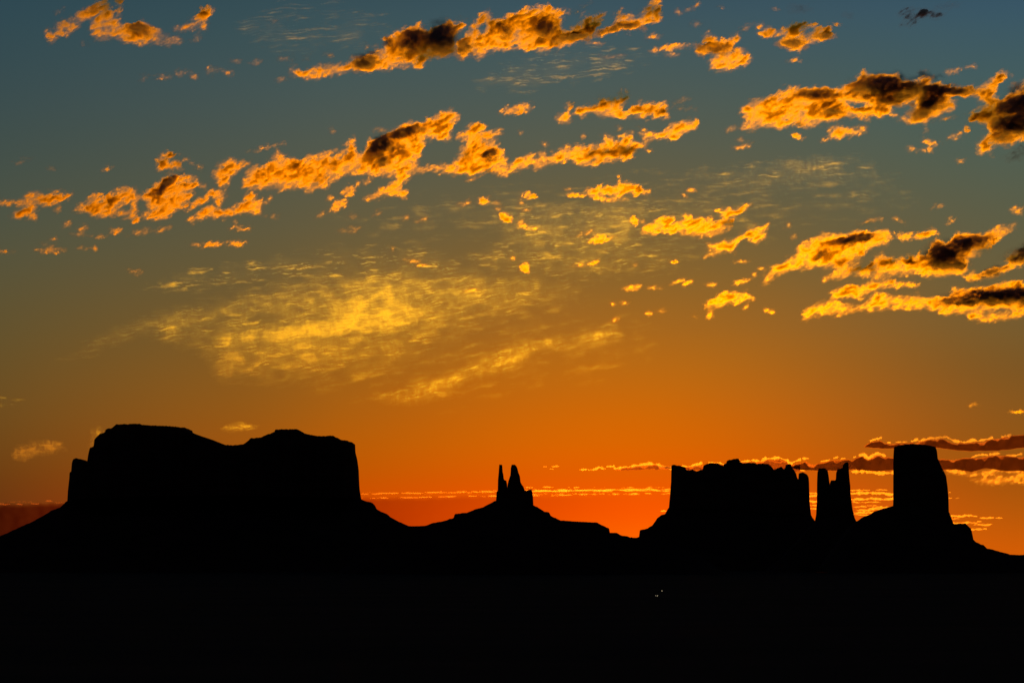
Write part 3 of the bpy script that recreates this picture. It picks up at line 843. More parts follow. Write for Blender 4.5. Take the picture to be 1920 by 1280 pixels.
rim(c, [([(1103, 881), (1118, 880)], 1.8, .8), ([(1116, 879), (1123, 876), (1134, 879)], 2.2, 1.0), ([(1138, 875), (1150, 874)], 2.4, 1.0),
        ([(1152, 878), (1190, 874), (1210, 870), (1222, 870), (1240, 874), (1257, 878)], 3.0, 1.1), ([(1276, 875), (1300, 873), (1315, 868)], 2.8, 1.0), ([(1330, 867), (1350, 868), (1360, 872)], 2.8, 1.0),
        ([(1386, 867), (1400, 865), (1412, 863), (1425, 865), (1435, 860), (1450, 859), (1460, 858), (1475, 864), (1480, 871), (1490, 865), (1497, 862)], 3.2, 1.1)], 421)
cloud('knotted orange cloud strand low at the right edge, right of the tower butte',
      [[(1764, 879), (1800, 881), (1830, 886), (1850, 884), (1875, 876), (1892, 874), (1870, 886), (1845, 892), (1815, 891), (1780, 886)],
       [(1820, 899), (1840, 894), (1850, 889), (1846, 900), (1856, 898), (1870, 890), (1880, 892), (1872, 898), (1890, 894), (1915, 886), (1945, 888), (1945, 908), (1890, 905), (1850, 908), (1830, 904)],
       [(1888, 884), (1900, 881), (1945, 882), (1945, 887), (1900, 886)]], mat=M_STREAK, tau=0.75, edge=4, warp=0.4, rough=0.6, step=1.1)

# scattered flecks, too many and too small to tell apart
S = 'stuff'
cloud('scattered faint pink cloud flecks across the upper left of the sky', [], kind=S, name='cloud_flecks', Y=deck(140), edge=5, tau=0.35, warp=0.7,
      scraps=[(112, 20, 10, 4, -30, 0), (157, 82, 8, 5, 0, 0), (308, 144, 18, 7, -8, .1), (338, 136, 18, 7, -15, .1), (362, 142, 14, 8, 20, .1), (396, 134, 13, 13, 0, .1), (426, 135, 15, 7, 15, .1), (443, 116, 10, 5, 0, .2),
              (481, 118, 12, 6, -15, .3), (528, 148, 13, 7, -15, .2), (552, 145, 8, 5, 0, 0), (615, 102, 12, 8, 0, .2), (535, 110, 18, 6, 0, 0), (577, 110, 6, 4, 0, 0), (687, 88, 7, 7, 0, .2), (706, 89, 10, 5, 0, .2),
              (512, 38, 6, 4, 0, .1), (270, 145, 10, 6, -30, -.1), (42, 302, 14, 5, -25, 0), (97, 316, 8, 4, 0, .1), (202, 317, 12, 6, -25, .2), (865, 34, 6, 3, 0, 0)])
cloud('small orange cloud flecks strewn below the left clouds', [], kind=S, name='cloud_flecks', Y=deck(440), edge=4, tau=0.8, warp=0.5,
      scraps=[(127, 421, 11, 10, -60, .0), (155, 430, 15, 7, -40, .3), (148, 440, 12, 4, 0, .2), (187, 443, 12, 5, 0, .5), (220, 433, 13, 6, -8, .8), (265, 435, 22, 7, -15, .2), (305, 430, 16, 5, -15, .2), (257, 412, 14, 6, -35, .2),
              (92, 469, 22, 7, 0, 1), (116, 469, 9, 4, 0, .6), (84, 459, 8, 4, 0, .2), (101, 449, 6, 4, 0, 0), (156, 466, 9, 4, 0, .5), (178, 466, 7, 5, 0, .6), (4, 472, 15, 3, 0, .4), (398, 458, 26, 6, -3, .9), (366, 458, 10, 5, 0, .1),
              (442, 456, 20, 7, 0, .7), (450, 428, 20, 6, 0, .5), (440, 415, 4, 4, 0, .3), (250, 509, 8, 4, 0, .3), (260, 512, 8, 4, -30, .2), (483, 385, 9, 14, 40, .9), (484, 397, 8, 5, 0, .8), (505, 373, 10, 5, -45, .3), (510, 405, 10, 3, 0, 0)])
cloud('orange cloud flecks under the horned cloud, middle of the sky', [], kind=S, name='cloud_flecks', Y=deck(400), edge=4, tau=0.85, warp=0.5,
      scraps=[(636, 384, 19, 10, -30, 1), (653, 358, 18, 12, -35, .6), (620, 370, 8, 6, 0, .5), (688, 342, 12, 7, -20, .3), (670, 346, 8, 6, 0, .3), (603, 402, 9, 5, -25, .6), (708, 401, 6, 4, -30, .2), (763, 409, 6, 5, -40, .3), (663, 406, 6, 3, 0, 0),
              (780, 415, 7, 4, 0, .5), (794, 411, 8, 4, -30, .5), (666, 428, 9, 3.5, 0, .6), (652, 434, 8, 2, 0, .2), (872, 381, 14, 5, -15, .4), (908, 376, 15, 8, -10, .8), (930, 380, 9, 4, 0, .4), (885, 337, 11, 4, -10, .4),
              (948, 407, 14, 9, 30, 1), (979, 422, 14, 9, 45, .8), (1002, 429, 7, 4, 0, .4), (492, 278, 20, 5, -12, .4), (518, 273, 14, 4, -10, .3), (935, 391, 6, 4, 0, .2), (735, 246, 6, 3, 0, 0), (714, 244, 9, 3, 0, -.1), (625, 245, 5, 5, 0, -.1)])
cloud('orange cloud flecks around the two-lobed cloud, upper middle right', [], kind=S, name='cloud_flecks', Y=deck(260), edge=4.5, tau=0.8, warp=0.5,
      scraps=[(970, 205, 29, 11, -12, 1), (1278, 190, 18, 6, -25, .0), (1285, 203, 14, 4, 0, .0), (1161, 240, 6, 6, 0, .3), (1185, 246, 6, 5, 0, .4), (1207, 243, 9, 5, 20, .4), (1094, 255, 6, 5, 0, .2), (1218, 284, 6, 4, 0, .8),
              (1390, 276, 17, 5, -12, .6), (1371, 242, 9, 4, -20, .3), (1392, 262, 6, 2.5, 0, .2), (1495, 256, 12, 7, 25, .9), (1560, 240, 10, 5, -10, .3), (1612, 241, 12, 5, 0, .4), (1022, 270, 5, 3, 0, 0), (976, 248, 3, 4, 0, 0)])
cloud('orange cloud flecks between the top row clouds, upper right', [], kind=S, name='cloud_flecks', Y=deck(90), edge=5, tau=0.7, warp=0.6,
      scraps=[(1090, 17, 17, 5, -35, .1), (1225, 68, 15, 6, -10, .5), (1262, 103, 14, 5, 0, .2), (1258, 90, 38, 7, -8, 1), (1114, 80, 18, 5, 0, .3), (1150, 106, 16, 4, 0, .1), (1305, 11, 10, 5, -45, .6), (1290, 18, 7, 5, 0, .1), (1272, 22, 8, 6, 40, .1),
              (1353, 14, 5, 4, 0, .3), (1306, 45, 10, 5, 0, .0), (1398, 52, 13, 5, -30, .1), (1425, 48, 9, 6, -25, .3), (1569, 46, 11, 4, 0, .5), (1490, 114, 15, 4.5, -10, .5), (1454, 17, 5, 3, 0, .1), (1787, 134, 19, 7, -8, .4), (1824, 125, 12, 5, 0, .3)])
cloud('curly orange cloud flecks left of the right-edge cloud', [], kind=S, name='cloud_flecks', Y=deck(300), edge=4, tau=0.7, warp=0.6,
      scraps=[(1745, 268, 18, 9, 15, .5), (1710, 279, 9, 6, 25, .5), (1732, 282, 8, 4, 0, .4), (1744, 281, 8, 6, 0, .6), (1790, 257, 15, 7, -10, .3), (1800, 250, 12, 5, -30, .2), (1812, 244, 8, 10, 0, .5), (1800, 303, 8, 6, -30, .3), (1735, 245, 6, 6, 0, 0),
              (1695, 222, 16, 5, 0, .2), (1715, 227, 22, 4, 4, .8), (1775, 222, 22, 5, -8, .1)])
cloud('unlit dark cloud shreds at the right edge below the plumed cloud', [], kind=S, name='cloud_flecks', Y=deck(300), edge=7, tau=1.0, mat=M_UNLIT, warp=1.2,
      scraps=[(1910, 288, 24, 16, -30, .4), (1893, 298, 14, 8, 0, .2), (1500, 16, 22, 10, 0, -.1), (1915, 165, 14, 12, -60, .3), (1828, 527, 14, 6, 0, .2), (1838, 536, 22, 5, 0, .2), (1890, 478, 14, 5, -20, .3), (1590, 30, 8, 5, 0, -.15)])
cloud('golden cloud flecks across the clear sky right of centre', [], kind=S, name='cloud_flecks', Y=deck(520), edge=3.4, tau=1.0, warp=0.4,
      scraps=[(992, 366, 13, 8, 0, 1), (979, 380, 6, 6, 0, .6), (986, 394, 11, 4, 0, .5), (1063, 356, 9, 4, -20, .3), (1076, 366, 14, 5, 0, .9), (1092, 367, 8, 4, 0, .6), (1160, 332, 5, 3, 0, .4), (1297, 357, 11, 5, 0, .8), (1284, 367, 6, 4, 0, .5),
              (1189, 415, 8, 9, 0, .9), (1205, 416, 6, 5, 0, .5), (1123, 449, 22, 8, -8, 1), (1145, 446, 10, 4, -20, .6), (1087, 441, 12, 4, -25, .5), (1104, 436, 10, 4, -25, .5), (1110, 493, 14, 5, -18, .7), (1088, 498, 12, 4, -5, .5), (984, 503, 9, 10, 0, 1), (963, 485, 5, 4, 0, .7),
              (1263, 491, 8, 4, 0, .6), (1392, 490, 13, 4, 0, .3), (1428, 503, 8, 4, 0, .7), (1182, 540, 13, 6, -12, 1), (1196, 538, 9, 5, -25, .8), (1228, 539, 12, 4, 0, .7), (1272, 528, 15, 4, -20, .8), (1290, 531, 10, 5, -30, .8), (1333, 534, 11, 5, 0, .7),
              (1390, 528, 17, 5, -18, .9), (1415, 515, 6, 4, 0, .5), (1151, 571, 5, 3, 0, .4), (1172, 567, 8, 4, 0, .5), (1216, 588, 8, 4, -10, .7), (1240, 583, 7, 3, 0, .3), (1153, 600, 8, 4, -30, .7), (1302, 592, 4, 4, 0, .6), (1443, 583, 10, 5, 10, 1),
              (1189, 497, 5, 2.5, 0, .3), (780, 490, 10, 4, 0, .7), (792, 497, 9, 3, -10, .5), (763, 488, 7, 4, 0, .5), (885, 545, 12, 5, -10, .6), (736, 466, 3, 5, 0, .5), (1479, 422, 7, 5, -25, .5), (1488, 444, 7, 4, -30, .4),
              (1632, 415, 22, 5, -15, .3), (1682, 412, 12, 4, 30, .1), (1758, 387, 10, 4, -20, .3), (1783, 413, 12, 6, -30, .1), (1824, 759, 8, 3, -10, .7), (1910, 772, 14, 3, 0, .6)])


def crest(key, puffs, T=3.0):
    """shade on a cloud, put in as an extra body of dark vapour on its near side"""
    par = [o for o in COL.objects if o.get('label', '').startswith(key)][0]
    seed = int(puffs[0][0]) % 877
    gx, gy = np.meshgrid(np.arange(min(p[0] - p[2] * 1.6 for p in puffs) - 6, min(max(p[0] + p[2] * 1.6 for p in puffs) + 6, 1945), 1.4),
                         np.arange(min(p[1] - max(p[3], p[2] * 0.5) * 1.6 for p in puffs) - 6, max(p[1] + max(p[3], p[2] * 0.5) * 1.6 for p in puffs) + 6, 1.4))
    wx = gx + 16 * fbm(gx / 26, gy / 15, 5, seed=seed, gain=0.62)
    wy = gy + 11 * fbm(gx / 26, gy / 15, 5, seed=seed + 50, gain=0.62)
    n = fbm(gx / 16, gy / 9, 5, seed=seed + 3, gain=0.65)
    t = np.zeros_like(gx)
    for p in puffs:
        k = p[5] if len(p) > 5 else 1.0
        t = np.maximum(t, T * k * np.exp(-(ell(wx, wy, p) / 1.05) ** 2.4))
    t = t * np.clip(1 + 2.0 * n, 0.15, 2.5) - 0.10
    Y = par.location.y * 0.975
    o = lump_mesh('crest_shade', gx, gy, np.clip(t, 0, 8), Y, M_DARK, SIG, 1.4, seed)
    o.location = o.location - par.location
    o.parent = par


crest('long orange cloud under', [(1655, 164, 48, 17, -4), (1700, 168, 40, 14, 0), (1745, 171, 58, 8, 0), (1795, 172, 34, 7, 0, .8), (1688, 182, 40, 13, -8, .8), (1738, 196, 26, 18, -25), (1722, 214, 18, 8, -35, .7),
                                  (1735, 145, 22, 7, 0, .35), (1530, 178, 32, 8, 0, .5), (1565, 208, 22, 6, 0, .45)])
crest('orange and black cloud cut', [(1918, 195, 38, 15, -15, 1.2), (1908, 235, 40, 17, 0, 1.2), (1880, 262, 16, 9, 20, .4), (1900, 170, 14, 8, -50, .4)])
crest('long orange cloud with two', [(683, 118, 18, 13, 0), (776, 76, 26, 16, -15, .8), (828, 74, 22, 24, 0), (700, 100, 12, 6, 0, .4), (728, 80, 9, 7, 0, .5)])
crest('fullest orange cloud', [(870, 92, 16, 14, 0, .6), (1022, 56, 15, 15, 40, .45), (1075, 72, 34, 5, -8, .6), (950, 58, 10, 12, -30, .35)])
crest('orange hooked cloud', [(1142, 56, 28, 5, -16, .7), (1174, 50, 26, 6, 0, .7)])
crest('low golden cloud with', [(1872, 556, 70, 11, -3, 1.3), (1812, 567, 40, 5, 0), (1925, 556, 30, 14, 0, 1.3)])
crest('golden cloud with a large', [(1770, 481, 26, 20, 0, 1.2), (1814, 456, 36, 10, -12), (1798, 497, 14, 8, 0)])
crest('tallest orange cloud', [(712, 272, 19, 12, -35), (756, 250, 34, 7, -15, .7), (716, 301, 7, 9, 30, .8), (742, 280, 14, 12, 0, .35)])
crest('orange cloud open in', [(918, 291, 13, 7, -20, .8)])
crest('rounded orange cloud with', [(311, 347, 25, 5, -38, .8)])
crest('golden wedge-shaped', [(1603, 449, 33, 6, -10, .8), (1540, 474, 12, 8, -50, .35)])
crest('bright forked orange', [(1486, 83, 22, 8, 0, .6), (1545, 69, 14, 5, 0, .7)])
crest('pair of orange puffs', [(1342, 92, 28, 8, 0, .6), (1314, 94, 10, 9, 0, .45)])
crest('ragged dull orange', [(264, 56, 22, 8, 8, .6), (166, 20, 14, 5, -25, .25)])
crest('smoky half-lit', [(1922, 474, 24, 11, -20), (1856, 512, 26, 6, -18, .6)])


# streaks of light along the horizon
def streaks(label, x0, x1, rows, seed, thresh, tau, Y, polys=None, yspread=4.0, sx=26.0, sy=1.7, step=1.0, slope=0.0):
    gx, gy = np.meshgrid(np.arange(x0, x1, step), np.arange(min(r[0] for r in rows) - 14 - abs(slope) * (x1 - x0), max(r[0] for r in rows) + 14 + abs(slope) * (x1 - x0), 0.7))
    n = fbm(gx / sx, gy / sy, 4, seed=seed, gain=0.55)
    band = np.zeros_like(gx)
    for (yc, sp, amp) in rows:
        yy = yc + slope * (gx - x0)
        band = np.maximum(band, amp * np.exp(-((gy - yy) / sp) ** 2))
    t = tau * np.clip((n + 0.55 * band - thresh) / 0.22, 0, 1.5) * np.clip(band * 1.6, 0, 1)
    ends = np.clip(np.minimum(gx - x0, x1 - gx) / 14.0, 0, 1)
    t = t * ends
    o = lump_mesh('cloud_streaks', gx, gy, t, Y, M_STREAK, SIG, step, seed)
    if o is not None:
        tag(o, label, kind='stuff')


streaks('thin glowing cloud streaks low over the horizon between the mesa and the notched butte', 672, 1262,
        [(925.5, 2.0, 1.0), (933.5, 1.4, 0.8)], 5, 0.42, 0.75, 185000.0, slope=-0.016)
streaks('second band of glowing cloud streaks right of the spired butte', 980, 1262, [(919, 2.2, 1.0), (913, 1.2, 0.6), (925.5, 1.2, 0.6)], 15, 0.44, 0.9, 195000.0)
def strands(label, items, seed, Y, tau=0.9):
    """thin level strands of lit vapour: (x0, x1, row, half height, strength)"""
    x0 = min(i[0] for i in items) - 8
    x1 = max(i[1] for i in items) + 8
    y0 = min(i[2] for i in items) - 8
    y1 = max(i[2] for i in items) + 8
    gx, gy = np.meshgrid(np.arange(x0, x1, 1.0), np.arange(y0, y1, 0.6))
    t = np.zeros_like(gx)
    for k, (a, b, y, h, st) in enumerate(items):
        yy = y + 1.6 * h * fbm(gx / 22, gx * 0 + k * 3.1, 3, seed=seed + k)
        hh = h * np.clip(0.75 + 1.3 * fbm(gx / 11, gx * 0 + k * 5.3, 4, seed=seed + k, gain=0.65), 0.1, 2) * np.clip(np.minimum(gx - a, b - gx) / (0.25 * (b - a)), 0, 1) ** 0.6
        t = np.maximum(t, st * np.clip(1 - np.abs(gy - yy) / np.maximum(hh, 0.01), 0, 1) ** 0.7 * (hh > 0.15))
    t = tau * t * np.exp(0.9 * fbm(gx / 9, gy / 2.5, 4, seed=seed + 9, gain=0.65))
    o = lump_mesh('cloud_streaks', gx, gy, t, Y, M_STREAK, SIG, 1.0, seed)
    tag(o, label, kind='stuff')


strands('stacked glowing cloud streaks behind the rock pillars',
        [(1505, 1550, 924, 1.8, .8), (1505, 1550, 930, 3, 1.1), (1505, 1550, 939, 3, 1), (1505, 1550, 948, 1.6, .7), (1505, 1550, 953, 1.4, .6),
         (1594, 1632, 918, 1.6, .8), (1640, 1665, 918, 1.2, .5), (1560, 1720, 925.5, 3.2, 1.1), (1570, 1720, 935, 2.8, 1.0), (1590, 1650, 941, 1.4, .6), (1600, 1625, 950, 1.8, .7), (1615, 1645, 948, 1.2, .5),
         (1605, 1660, 955, 2.6, .9), (1600, 1640, 961, 2.2, .8), (1606, 1622, 959, 1.4, .7), (1600, 1630, 965, 1.4, .5), (1640, 1690, 951, 2.4, .8)], 25, 180000.0)
strands('short glowing cloud streaks low right of the tower butte',
        [(1768, 1833, 967, 2.6, .9), (1776, 1800, 972, 1.2, .5), (1836, 1864, 970.5, 2.2, .9), (1865, 1880, 971.5, 1.6, .8), (1776, 1822, 980, 3.2, .8), (1820, 1834, 980, 1.8, .7), (1825, 1860, 984, 2.2, .8),
         (1831, 1841, 977, 1.5, .6), (1816, 1850, 991, 3.0, .8), (1774, 1784, 923, 1.0, .7), (1774, 1786, 933, 1.2, .6), (1792, 1800, 933, 0.9, .4)], 35, 178000.0)
strands('thin lit cloud line low at the left edge of the sky',
        [(-8, 18, 944, 2.0, .6), (28, 42, 945, 2.0, .8), (56, 74, 944, 1.8, .7), (84, 98, 938, 1.4, .7), (100, 135, 942, 1.2, .25), (10, 60, 940, 1.4, .12)], 45, 170000.0)
strands('few tiny glowing cloud streaks over the glowing gap',
        [(1018, 1026, 875, 1.2, .6), (1034, 1048, 875, 2.2, 1), (1030, 1038, 879, 1.0, .5), (1086, 1102, 880.5, 1.8, .9), (1239, 1250, 958, 1.3, .9)], 47, 150000.0)


# low bank of dusky air on the horizon
def bank():
    m = bpy.data.materials.new('dusky_bank')
    m.use_nodes = True
    t = m.node_tree
    t.nodes.clear()
    out = t.nodes.new('ShaderNodeOutputMaterial')
    a1 = t.nodes.new('ShaderNodeVolumeAbsorption')
    a1.inputs['Color'].default_value = (0.42, 0.0, 0.0, 1)
    a1.inputs['Density'].default_value = 0.001
    t.links.new(a1.outputs[0], out.inputs['Volume'])
    gx, gy = np.meshgrid(np.arange(-60, 1300, 3.0), np.arange(918, 1090, 1.5))
    topy = np.interp(gx, [-60, 0, 130, 680, 1000, 1260], [944, 944, 941, 931, 926, 924]) + 6.0 * fbm(gx / 26, gx * 0, 4, seed=3)
    amt = np.interp(gx, [-60, 120, 300, 680, 820, 950, 1100, 1200, 1300], [1.7, 1.6, 1.2, 0.75, 0.5, 0.32, 0.12, 0.03, 0.0])
    t_ = amt * np.clip((gy - topy) / 9.0, 0, 1)
    o = lump_mesh('cloud_bank', gx, gy, t_, 200000.0, m, 0.001, 3.0, 77)
    tag(o, 'dusky red bank of low cloud along the horizon behind the mesa and spired butte', kind='stuff')


bank()


# high veils of ice cloud
def cirrus(label, poly, tau, seed, ang, sx, sy, thresh, hot=(), Y=90000.0, soft=30.0, step=1.9, fib=0.0, power=1.0, base=0.0):
    xs = [p[0] for p in poly]
    ys = [p[1] for p in poly]
    gx, gy = np.meshgrid(np.arange(min(xs) - 20, max(xs) + 20, step), np.arange(min(ys) - 20, max(ys) + 20, step * 0.6))
    wx = gx + 14 * fbm(gx / 70, gy / 40, 3, seed=seed)
    wy = gy + 9 * fbm(gx / 70, gy / 40, 3, seed=seed + 3)
    sd = seg_sd(wx, wy, poly)
    e = np.clip(sd / soft, 0, 1)
    a = R(ang)
    qx = gx + 10 * fbm(gx / 40, gy / 25, 3, seed=seed + 31)
    qy = gy + 5 * fbm(gx / 40, gy / 25, 3, seed=seed + 32)
    u = qx * math.cos(a) + qy * math.sin(a)
    v = -qx * math.sin(a) + qy * math.cos(a)
    n = fbm(u / sx, v / sy, 5, seed=seed + 5, gain=0.6)
    n2 = fbm(u / (sx * 2.5), v / (sy * 2.2), 3, seed=seed + 6)
    big = fbm(gx / 90, gy / 45, 3, seed=seed + 11)
    heat = np.zeros_like(gx)
    for h in hot:
        heat = np.maximum(heat, h[5] * np.exp(-ell(gx, gy, h) ** 2))
    fb = fbm(qx / 6.0, qy / 34.0, 4, seed=seed + 17, gain=0.6)
    ripple = np.clip(2.1 * n + 1.2 * n2 + 0.4 * big + 0.12 * heat - thresh, 0, 2)
    soft_n = fbm(qx / 34, qy / 20, 5, seed=seed + 71, gain=0.6)
    patch = fbm(gx / 48, gy / 17, 3, seed=seed + 91)
    ripple = ripple * np.clip(0.55 + 3.0 * patch, 0.05, 2.2)
    fog = base * (0.3 + 2.0 * heat) * np.exp(0.9 * big + 2.2 * soft_n + 1.6 * fib * fb + 1.4 * n)
    t = e ** 1.5 * (1.9 * tau * ripple ** 1.15 * (1 + fib * 0.5 * fb).clip(0.2, 2) + fog)
    o = lump_mesh('cirrus_veil', gx, gy, t, Y, M_CIRRUS, 0.003, step, seed)
    if o is not None:
        tag(o, label, kind='stuff')


cirrus('wide rippled yellow ice cloud veil left of centre',
       [(60, 690), (180, 622), (290, 570), (420, 540), (560, 510), (700, 490), (840, 486), (960, 496), (1110, 530), (1090, 572), (940, 612), (830, 650), (750, 712), (560, 732),
        (400, 728), (370, 672), (270, 645), (160, 680)], 0.15, 211, -9, 30, 2.8, 0.12,
       hot=[(590, 618, 130, 13, -8, 2.6), (710, 575, 80, 36, -8, 1.8), (450, 662, 50, 16, -40, .8), (560, 655, 130, 24, -6, .4), (360, 595, 110, 10, -10, .2), (880, 545, 130, 20, -2, .25), (560, 560, 130, 20, -4, .4)], fib=0.5, base=0.10, soft=44)
cirrus('pale yellow rippled veil above the wide veil', [(235, 548), (320, 500), (480, 476), (640, 450), (780, 452), (880, 480), (850, 525), (640, 545), (480, 540), (340, 560)],
       0.20, 221, -5, 26, 3.2, 0.10, soft=26, base=0.03)
cirrus('torn fibrous yellow veil right of centre', [(900, 385), (1040, 362), (1180, 356), (1360, 362), (1370, 405), (1260, 425), (1230, 440), (1310, 470), (1270, 520), (1100, 545), (900, 525), (840, 480), (930, 440)],
       0.15, 231, -7, 22, 3.2, 0.10, fib=0.5, soft=40, base=0.055, hot=[(1150, 412, 40, 34, 0, .8), (1010, 385, 60, 8, 0, .3), (1040, 450, 80, 34, 0, .3)], Y=70000.0)
cirrus('slender yellow feather of cloud low in the middle', [(680, 750), (760, 712), (840, 690), (900, 664), (980, 630), (1050, 620), (1110, 616), (1150, 596), (1180, 646), (1080, 660), (1010, 674), (960, 702),
       (880, 724), (850, 750), (760, 770)], 0.08, 241, -14, 22, 4.0, 0.0, soft=20, fib=1.0, base=0.11, hot=[(830, 716, 40, 10, -20, .35), (970, 668, 60, 8, -25, .3), (1120, 628, 40, 8, -5, .3)], Y=110000.0)
cirrus('pale streaky veil below the long black-crested cloud', [(1170, 340), (1330, 308), (1480, 286), (1650, 284), (1660, 345), (1500, 362), (1340, 355)], 0.10, 251, -3, 30, 3.2, 0.10, soft=22,
       hot=[(1530, 316, 34, 18, 0, .7), (1500, 304, 60, 3, -2, .6)], base=0.035, fib=1.1, Y=60000.0)
cirrus('faint pale streaks under the top row of clouds', [(860, 150), (960, 100), (1060, 78), (1200, 80), (1260, 105), (1180, 145), (1000, 185), (900, 180)], 0.13, 261, -5, 34, 3.0, 0.10, soft=26,
       hot=[(1145, 120, 22, 5, 0, .7)], base=0.02, Y=45000.0)
cirrus('faint pale streaks left of the top row of clouds', [(430, 20), (560, -12), (740, -12), (740, 60), (660, 110), (520, 115), (430, 80)], 0.05, 271, -6, 60, 3.4, 0.10, soft=30, base=0.014, Y=45000.0)
cirrus('very faint broad grey-gold veil between the cloud rows', [(560, 400), (800, 340), (1050, 320), (1350, 290), (1700, 300), (1760, 400), (1500, 450), (1300, 520), (900, 470), (700, 480)], 0.04, 321, -5, 60, 6.0, 0.0, soft=60,
       base=0.016, fib=0.8, step=3.0, Y=65000.0)
cirrus('very faint warm veil across the sky above the spired butte', [(500, 520), (900, 500), (1200, 560), (1300, 640), (1150, 740), (800, 790), (500, 760), (380, 700)], 0.03, 331, -12, 60, 8.0, 0.0, soft=70,
       base=0.014, fib=0.6, step=3.0, Y=115000.0)
cirrus('dull yellow tuft of veil left of the mesa', [(15, 850), (30, 828), (60, 820), (120, 826), (130, 842), (90, 856), (50, 868), (25, 866)], 0.25, 281, -6, 20, 4.0, -0.05, soft=12, fib=1.2, base=0.55, Y=125000.0)
cirrus('dull yellow tuft of veil touching the mesa shoulder', [(160, 850), (172, 800), (190, 795), (204, 812), (196, 850), (180, 862)], 0.12, 291, -60, 20, 4.0, 0.0, soft=15, fib=1.2, base=0.26, Y=125000.0)
cirrus('dull yellow tuft of veil over the mesa saddle', [(405, 805), (420, 794), (450, 789), (490, 795), (484, 806), (440, 814)], 0.2, 301, -3, 20, 3.0, -0.05, soft=9, fib=1.0, base=0.42, Y=125000.0)
cirrus('faint yellow streaks high at the left edge above the mesa', [(-10, 745), (30, 742), (50, 752), (20, 766), (-10, 764)], 0.10, 311, -3, 24, 3.0, 0.0, soft=7, Y=125000.0)


# ------------------------------------------------------------------ two vehicles with headlamps lit, far out on the plain
def box(v, f, x0, x1, y0, y1, z0, z1, tx=0.0, ty=0.0):
    b = len(v)
    for (z, k) in ((z0, 0), (z1, 1)):
        for (x, y) in ((x0, y0), (x1, y0), (x1, y1), (x0, y1)):
            cx, cy = (x0 + x1) / 2, (y0 + y1) / 2
            v.append((cx + (x - cx) * (1 - tx * k), cy + (y - cy) * (1 - ty * k), z))
    for q in ((3, 2, 1, 0), (4, 5, 6, 7), (0, 1, 5, 4), (1, 2, 6, 5), (2, 3, 7, 6), (3, 0, 4, 7)):
        f.append([b + i for i in q])


def plain(name, col, rough=0.4, emit=None):
    m = bpy.data.materials.new(name)
    m.use_nodes = True
    p = m.node_tree.nodes['Principled BSDF']
    p.inputs['Roughness'].default_value = rough
    nz = m.node_tree.nodes.new('ShaderNodeTexNoise')
    nz.inputs['Scale'].default_value = 6
    rp = m.node_tree.nodes.new('ShaderNodeValToRGB')
    rp.color_ramp.elements[0].color = (*[c * 0.85 for c in col], 1)
    rp.color_ramp.elements[1].color = (*col, 1)
    m.node_tree.links.new(nz.outputs[0], rp.inputs[0])
    m.node_tree.links.new(rp.outputs[0], p.inputs['Base Color'])
    if emit:
        p.inputs['Emission Color'].default_value = (*emit[0], 1)
        p.inputs['Emission Strength'].default_value = emit[1]
    return m


M_PAINT = plain('car_paint', (0.08, 0.08, 0.09))
M_GLASS = plain('dark_window', (0.02, 0.02, 0.025), 0.1)
M_TYRE = plain('tyre_rubber', (0.02, 0.02, 0.02), 0.9)
M_LAMP = plain('headlamp', (0.8, 0.8, 0.7), 0.3, ((1.0, 0.85, 0.5), 2.0))


def lathe_wheel(r, w, n=16):
    v, f = [], []
    for s in (-w / 2, w / 2):
        for k in range(n):
            a = 2 * math.pi * k / n
            v.append((s, r * math.cos(a), r * math.sin(a)))
    for k in range(n):
        k2 = (k + 1) % n
        f.append([k, k2, n + k2, n + k])
    c0, c1 = len(v), len(v) + 1
    v += [(-w / 2, 0, 0), (w / 2, 0, 0)]
    for k in range(n):
        k2 = (k + 1) % n
        f.append([c0, k2, k, k])
        f.append([c1, n + k, n + k2, n + k2])
    return v, f


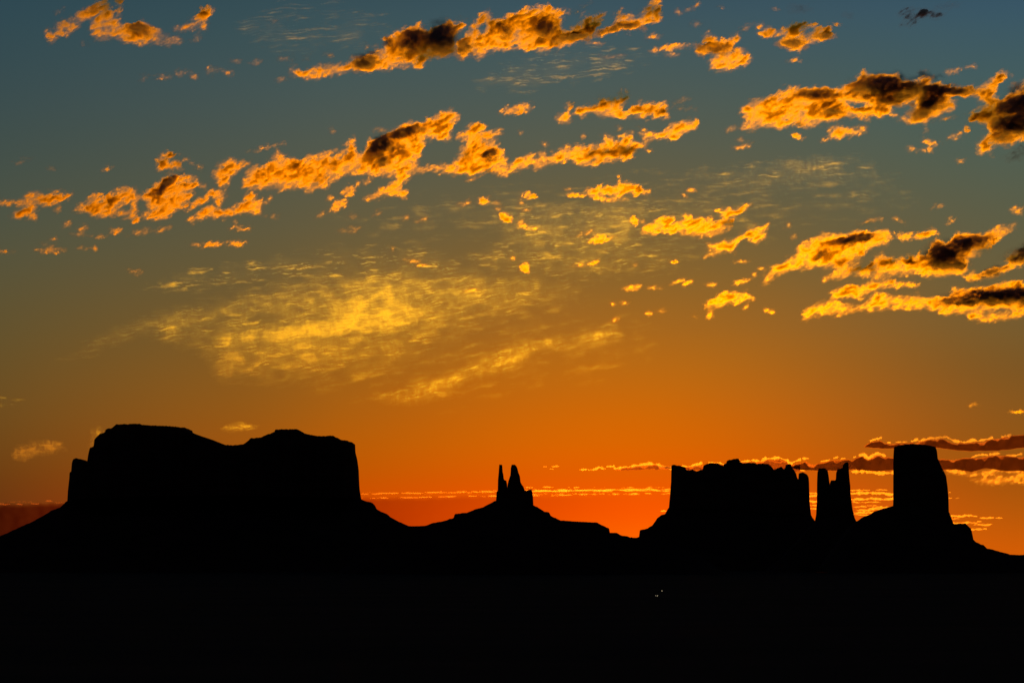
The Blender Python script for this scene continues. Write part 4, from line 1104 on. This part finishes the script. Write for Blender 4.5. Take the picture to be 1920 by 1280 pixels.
def mesh_py(name, v, f, mat, parent, loc=(0, 0, 0)):
    me = bpy.data.meshes.new(name)
    me.from_pydata(v, [], [list(dict.fromkeys(q)) for q in f])
    me.update()
    me.materials.append(mat)
    o = bpy.data.objects.new(name, me)
    o.location = loc
    o.parent = parent
    COL.objects.link(o)
    return o


def ground_z(x, y):
    rr = math.hypot(x, y)
    return float(fbm(np.array([x / 900.0]), np.array([y / 900.0]), 5, seed=3)[0] * 5.0)


def vehicle(px, py, label, rot):
    Y = CAM_H * F / (py - HORIZON)
    x = (px - 960) * Y / F
    p = empty('pickup_truck', (x, Y, 0.0))
    p.location.z = 6.0
    # settle on the ground sheet
    p.rotation_euler = (0, 0, rot)
    tag(p, label, 'truck', 'vehicles out on the dark plain')
    v, f = [], []
    box(v, f, -1.0, 1.0, -2.7, -1.1, 0.45, 1.15, 0.06, 0.04)      # bonnet
    box(v, f, -1.0, 1.0, -1.097, 2.7, 0.45, 1.10, 0.03, 0.01)     # tub
    mesh_py('body', v, f, M_PAINT, p)
    v, f = [], []
    box(v, f, -0.92, 0.92, -1.2, 0.9, 1.103, 1.85, 0.18, 0.28)
    mesh_py('cab', v, f, M_PAINT, p)
    v, f = [], []
    box(v, f, -0.80, 0.80, -1.16, -1.0, 1.2, 1.72, 0.12, 0.5)
    mesh_py('windscreen', v, f, M_GLASS, p)
    wv, wf = lathe_wheel(0.42, 0.26)
    for sx in (-0.9, 0.9):
        for sy in (-1.8, 1.8):
            mesh_py('wheel', wv, wf, M_TYRE, p, (sx, sy, 0.42))
    for sx in (-0.75, 0.75):
        v, f = [], []
        box(v, f, -0.17, 0.17, -0.05, 0.03, -0.13, 0.13, 0, 0)
        mesh_py('headlight', v, f, M_LAMP, p, (sx, -2.71, 0.88))
    return p


bpy.context.view_layer.update()
dg = bpy.context.evaluated_depsgraph_get()
for (px, py, lab, rot) in ((1231, 1120, 'nearer dark pickup with both headlamps lit on the dark plain, below the glowing gap', 0.0),
                           (1237, 1109.5, 'farther dark pickup turned slightly, headlamps lit, on the dark plain beyond the other', 0.9)):
    p = vehicle(px, py, lab, rot)
    hit, loc, nrm, idx, ob, mtx = SC.ray_cast(dg, Vector((p.location.x, p.location.y, 50.0)), Vector((0, 0, -1)))
    p.location.z = loc.z if hit else 0.0
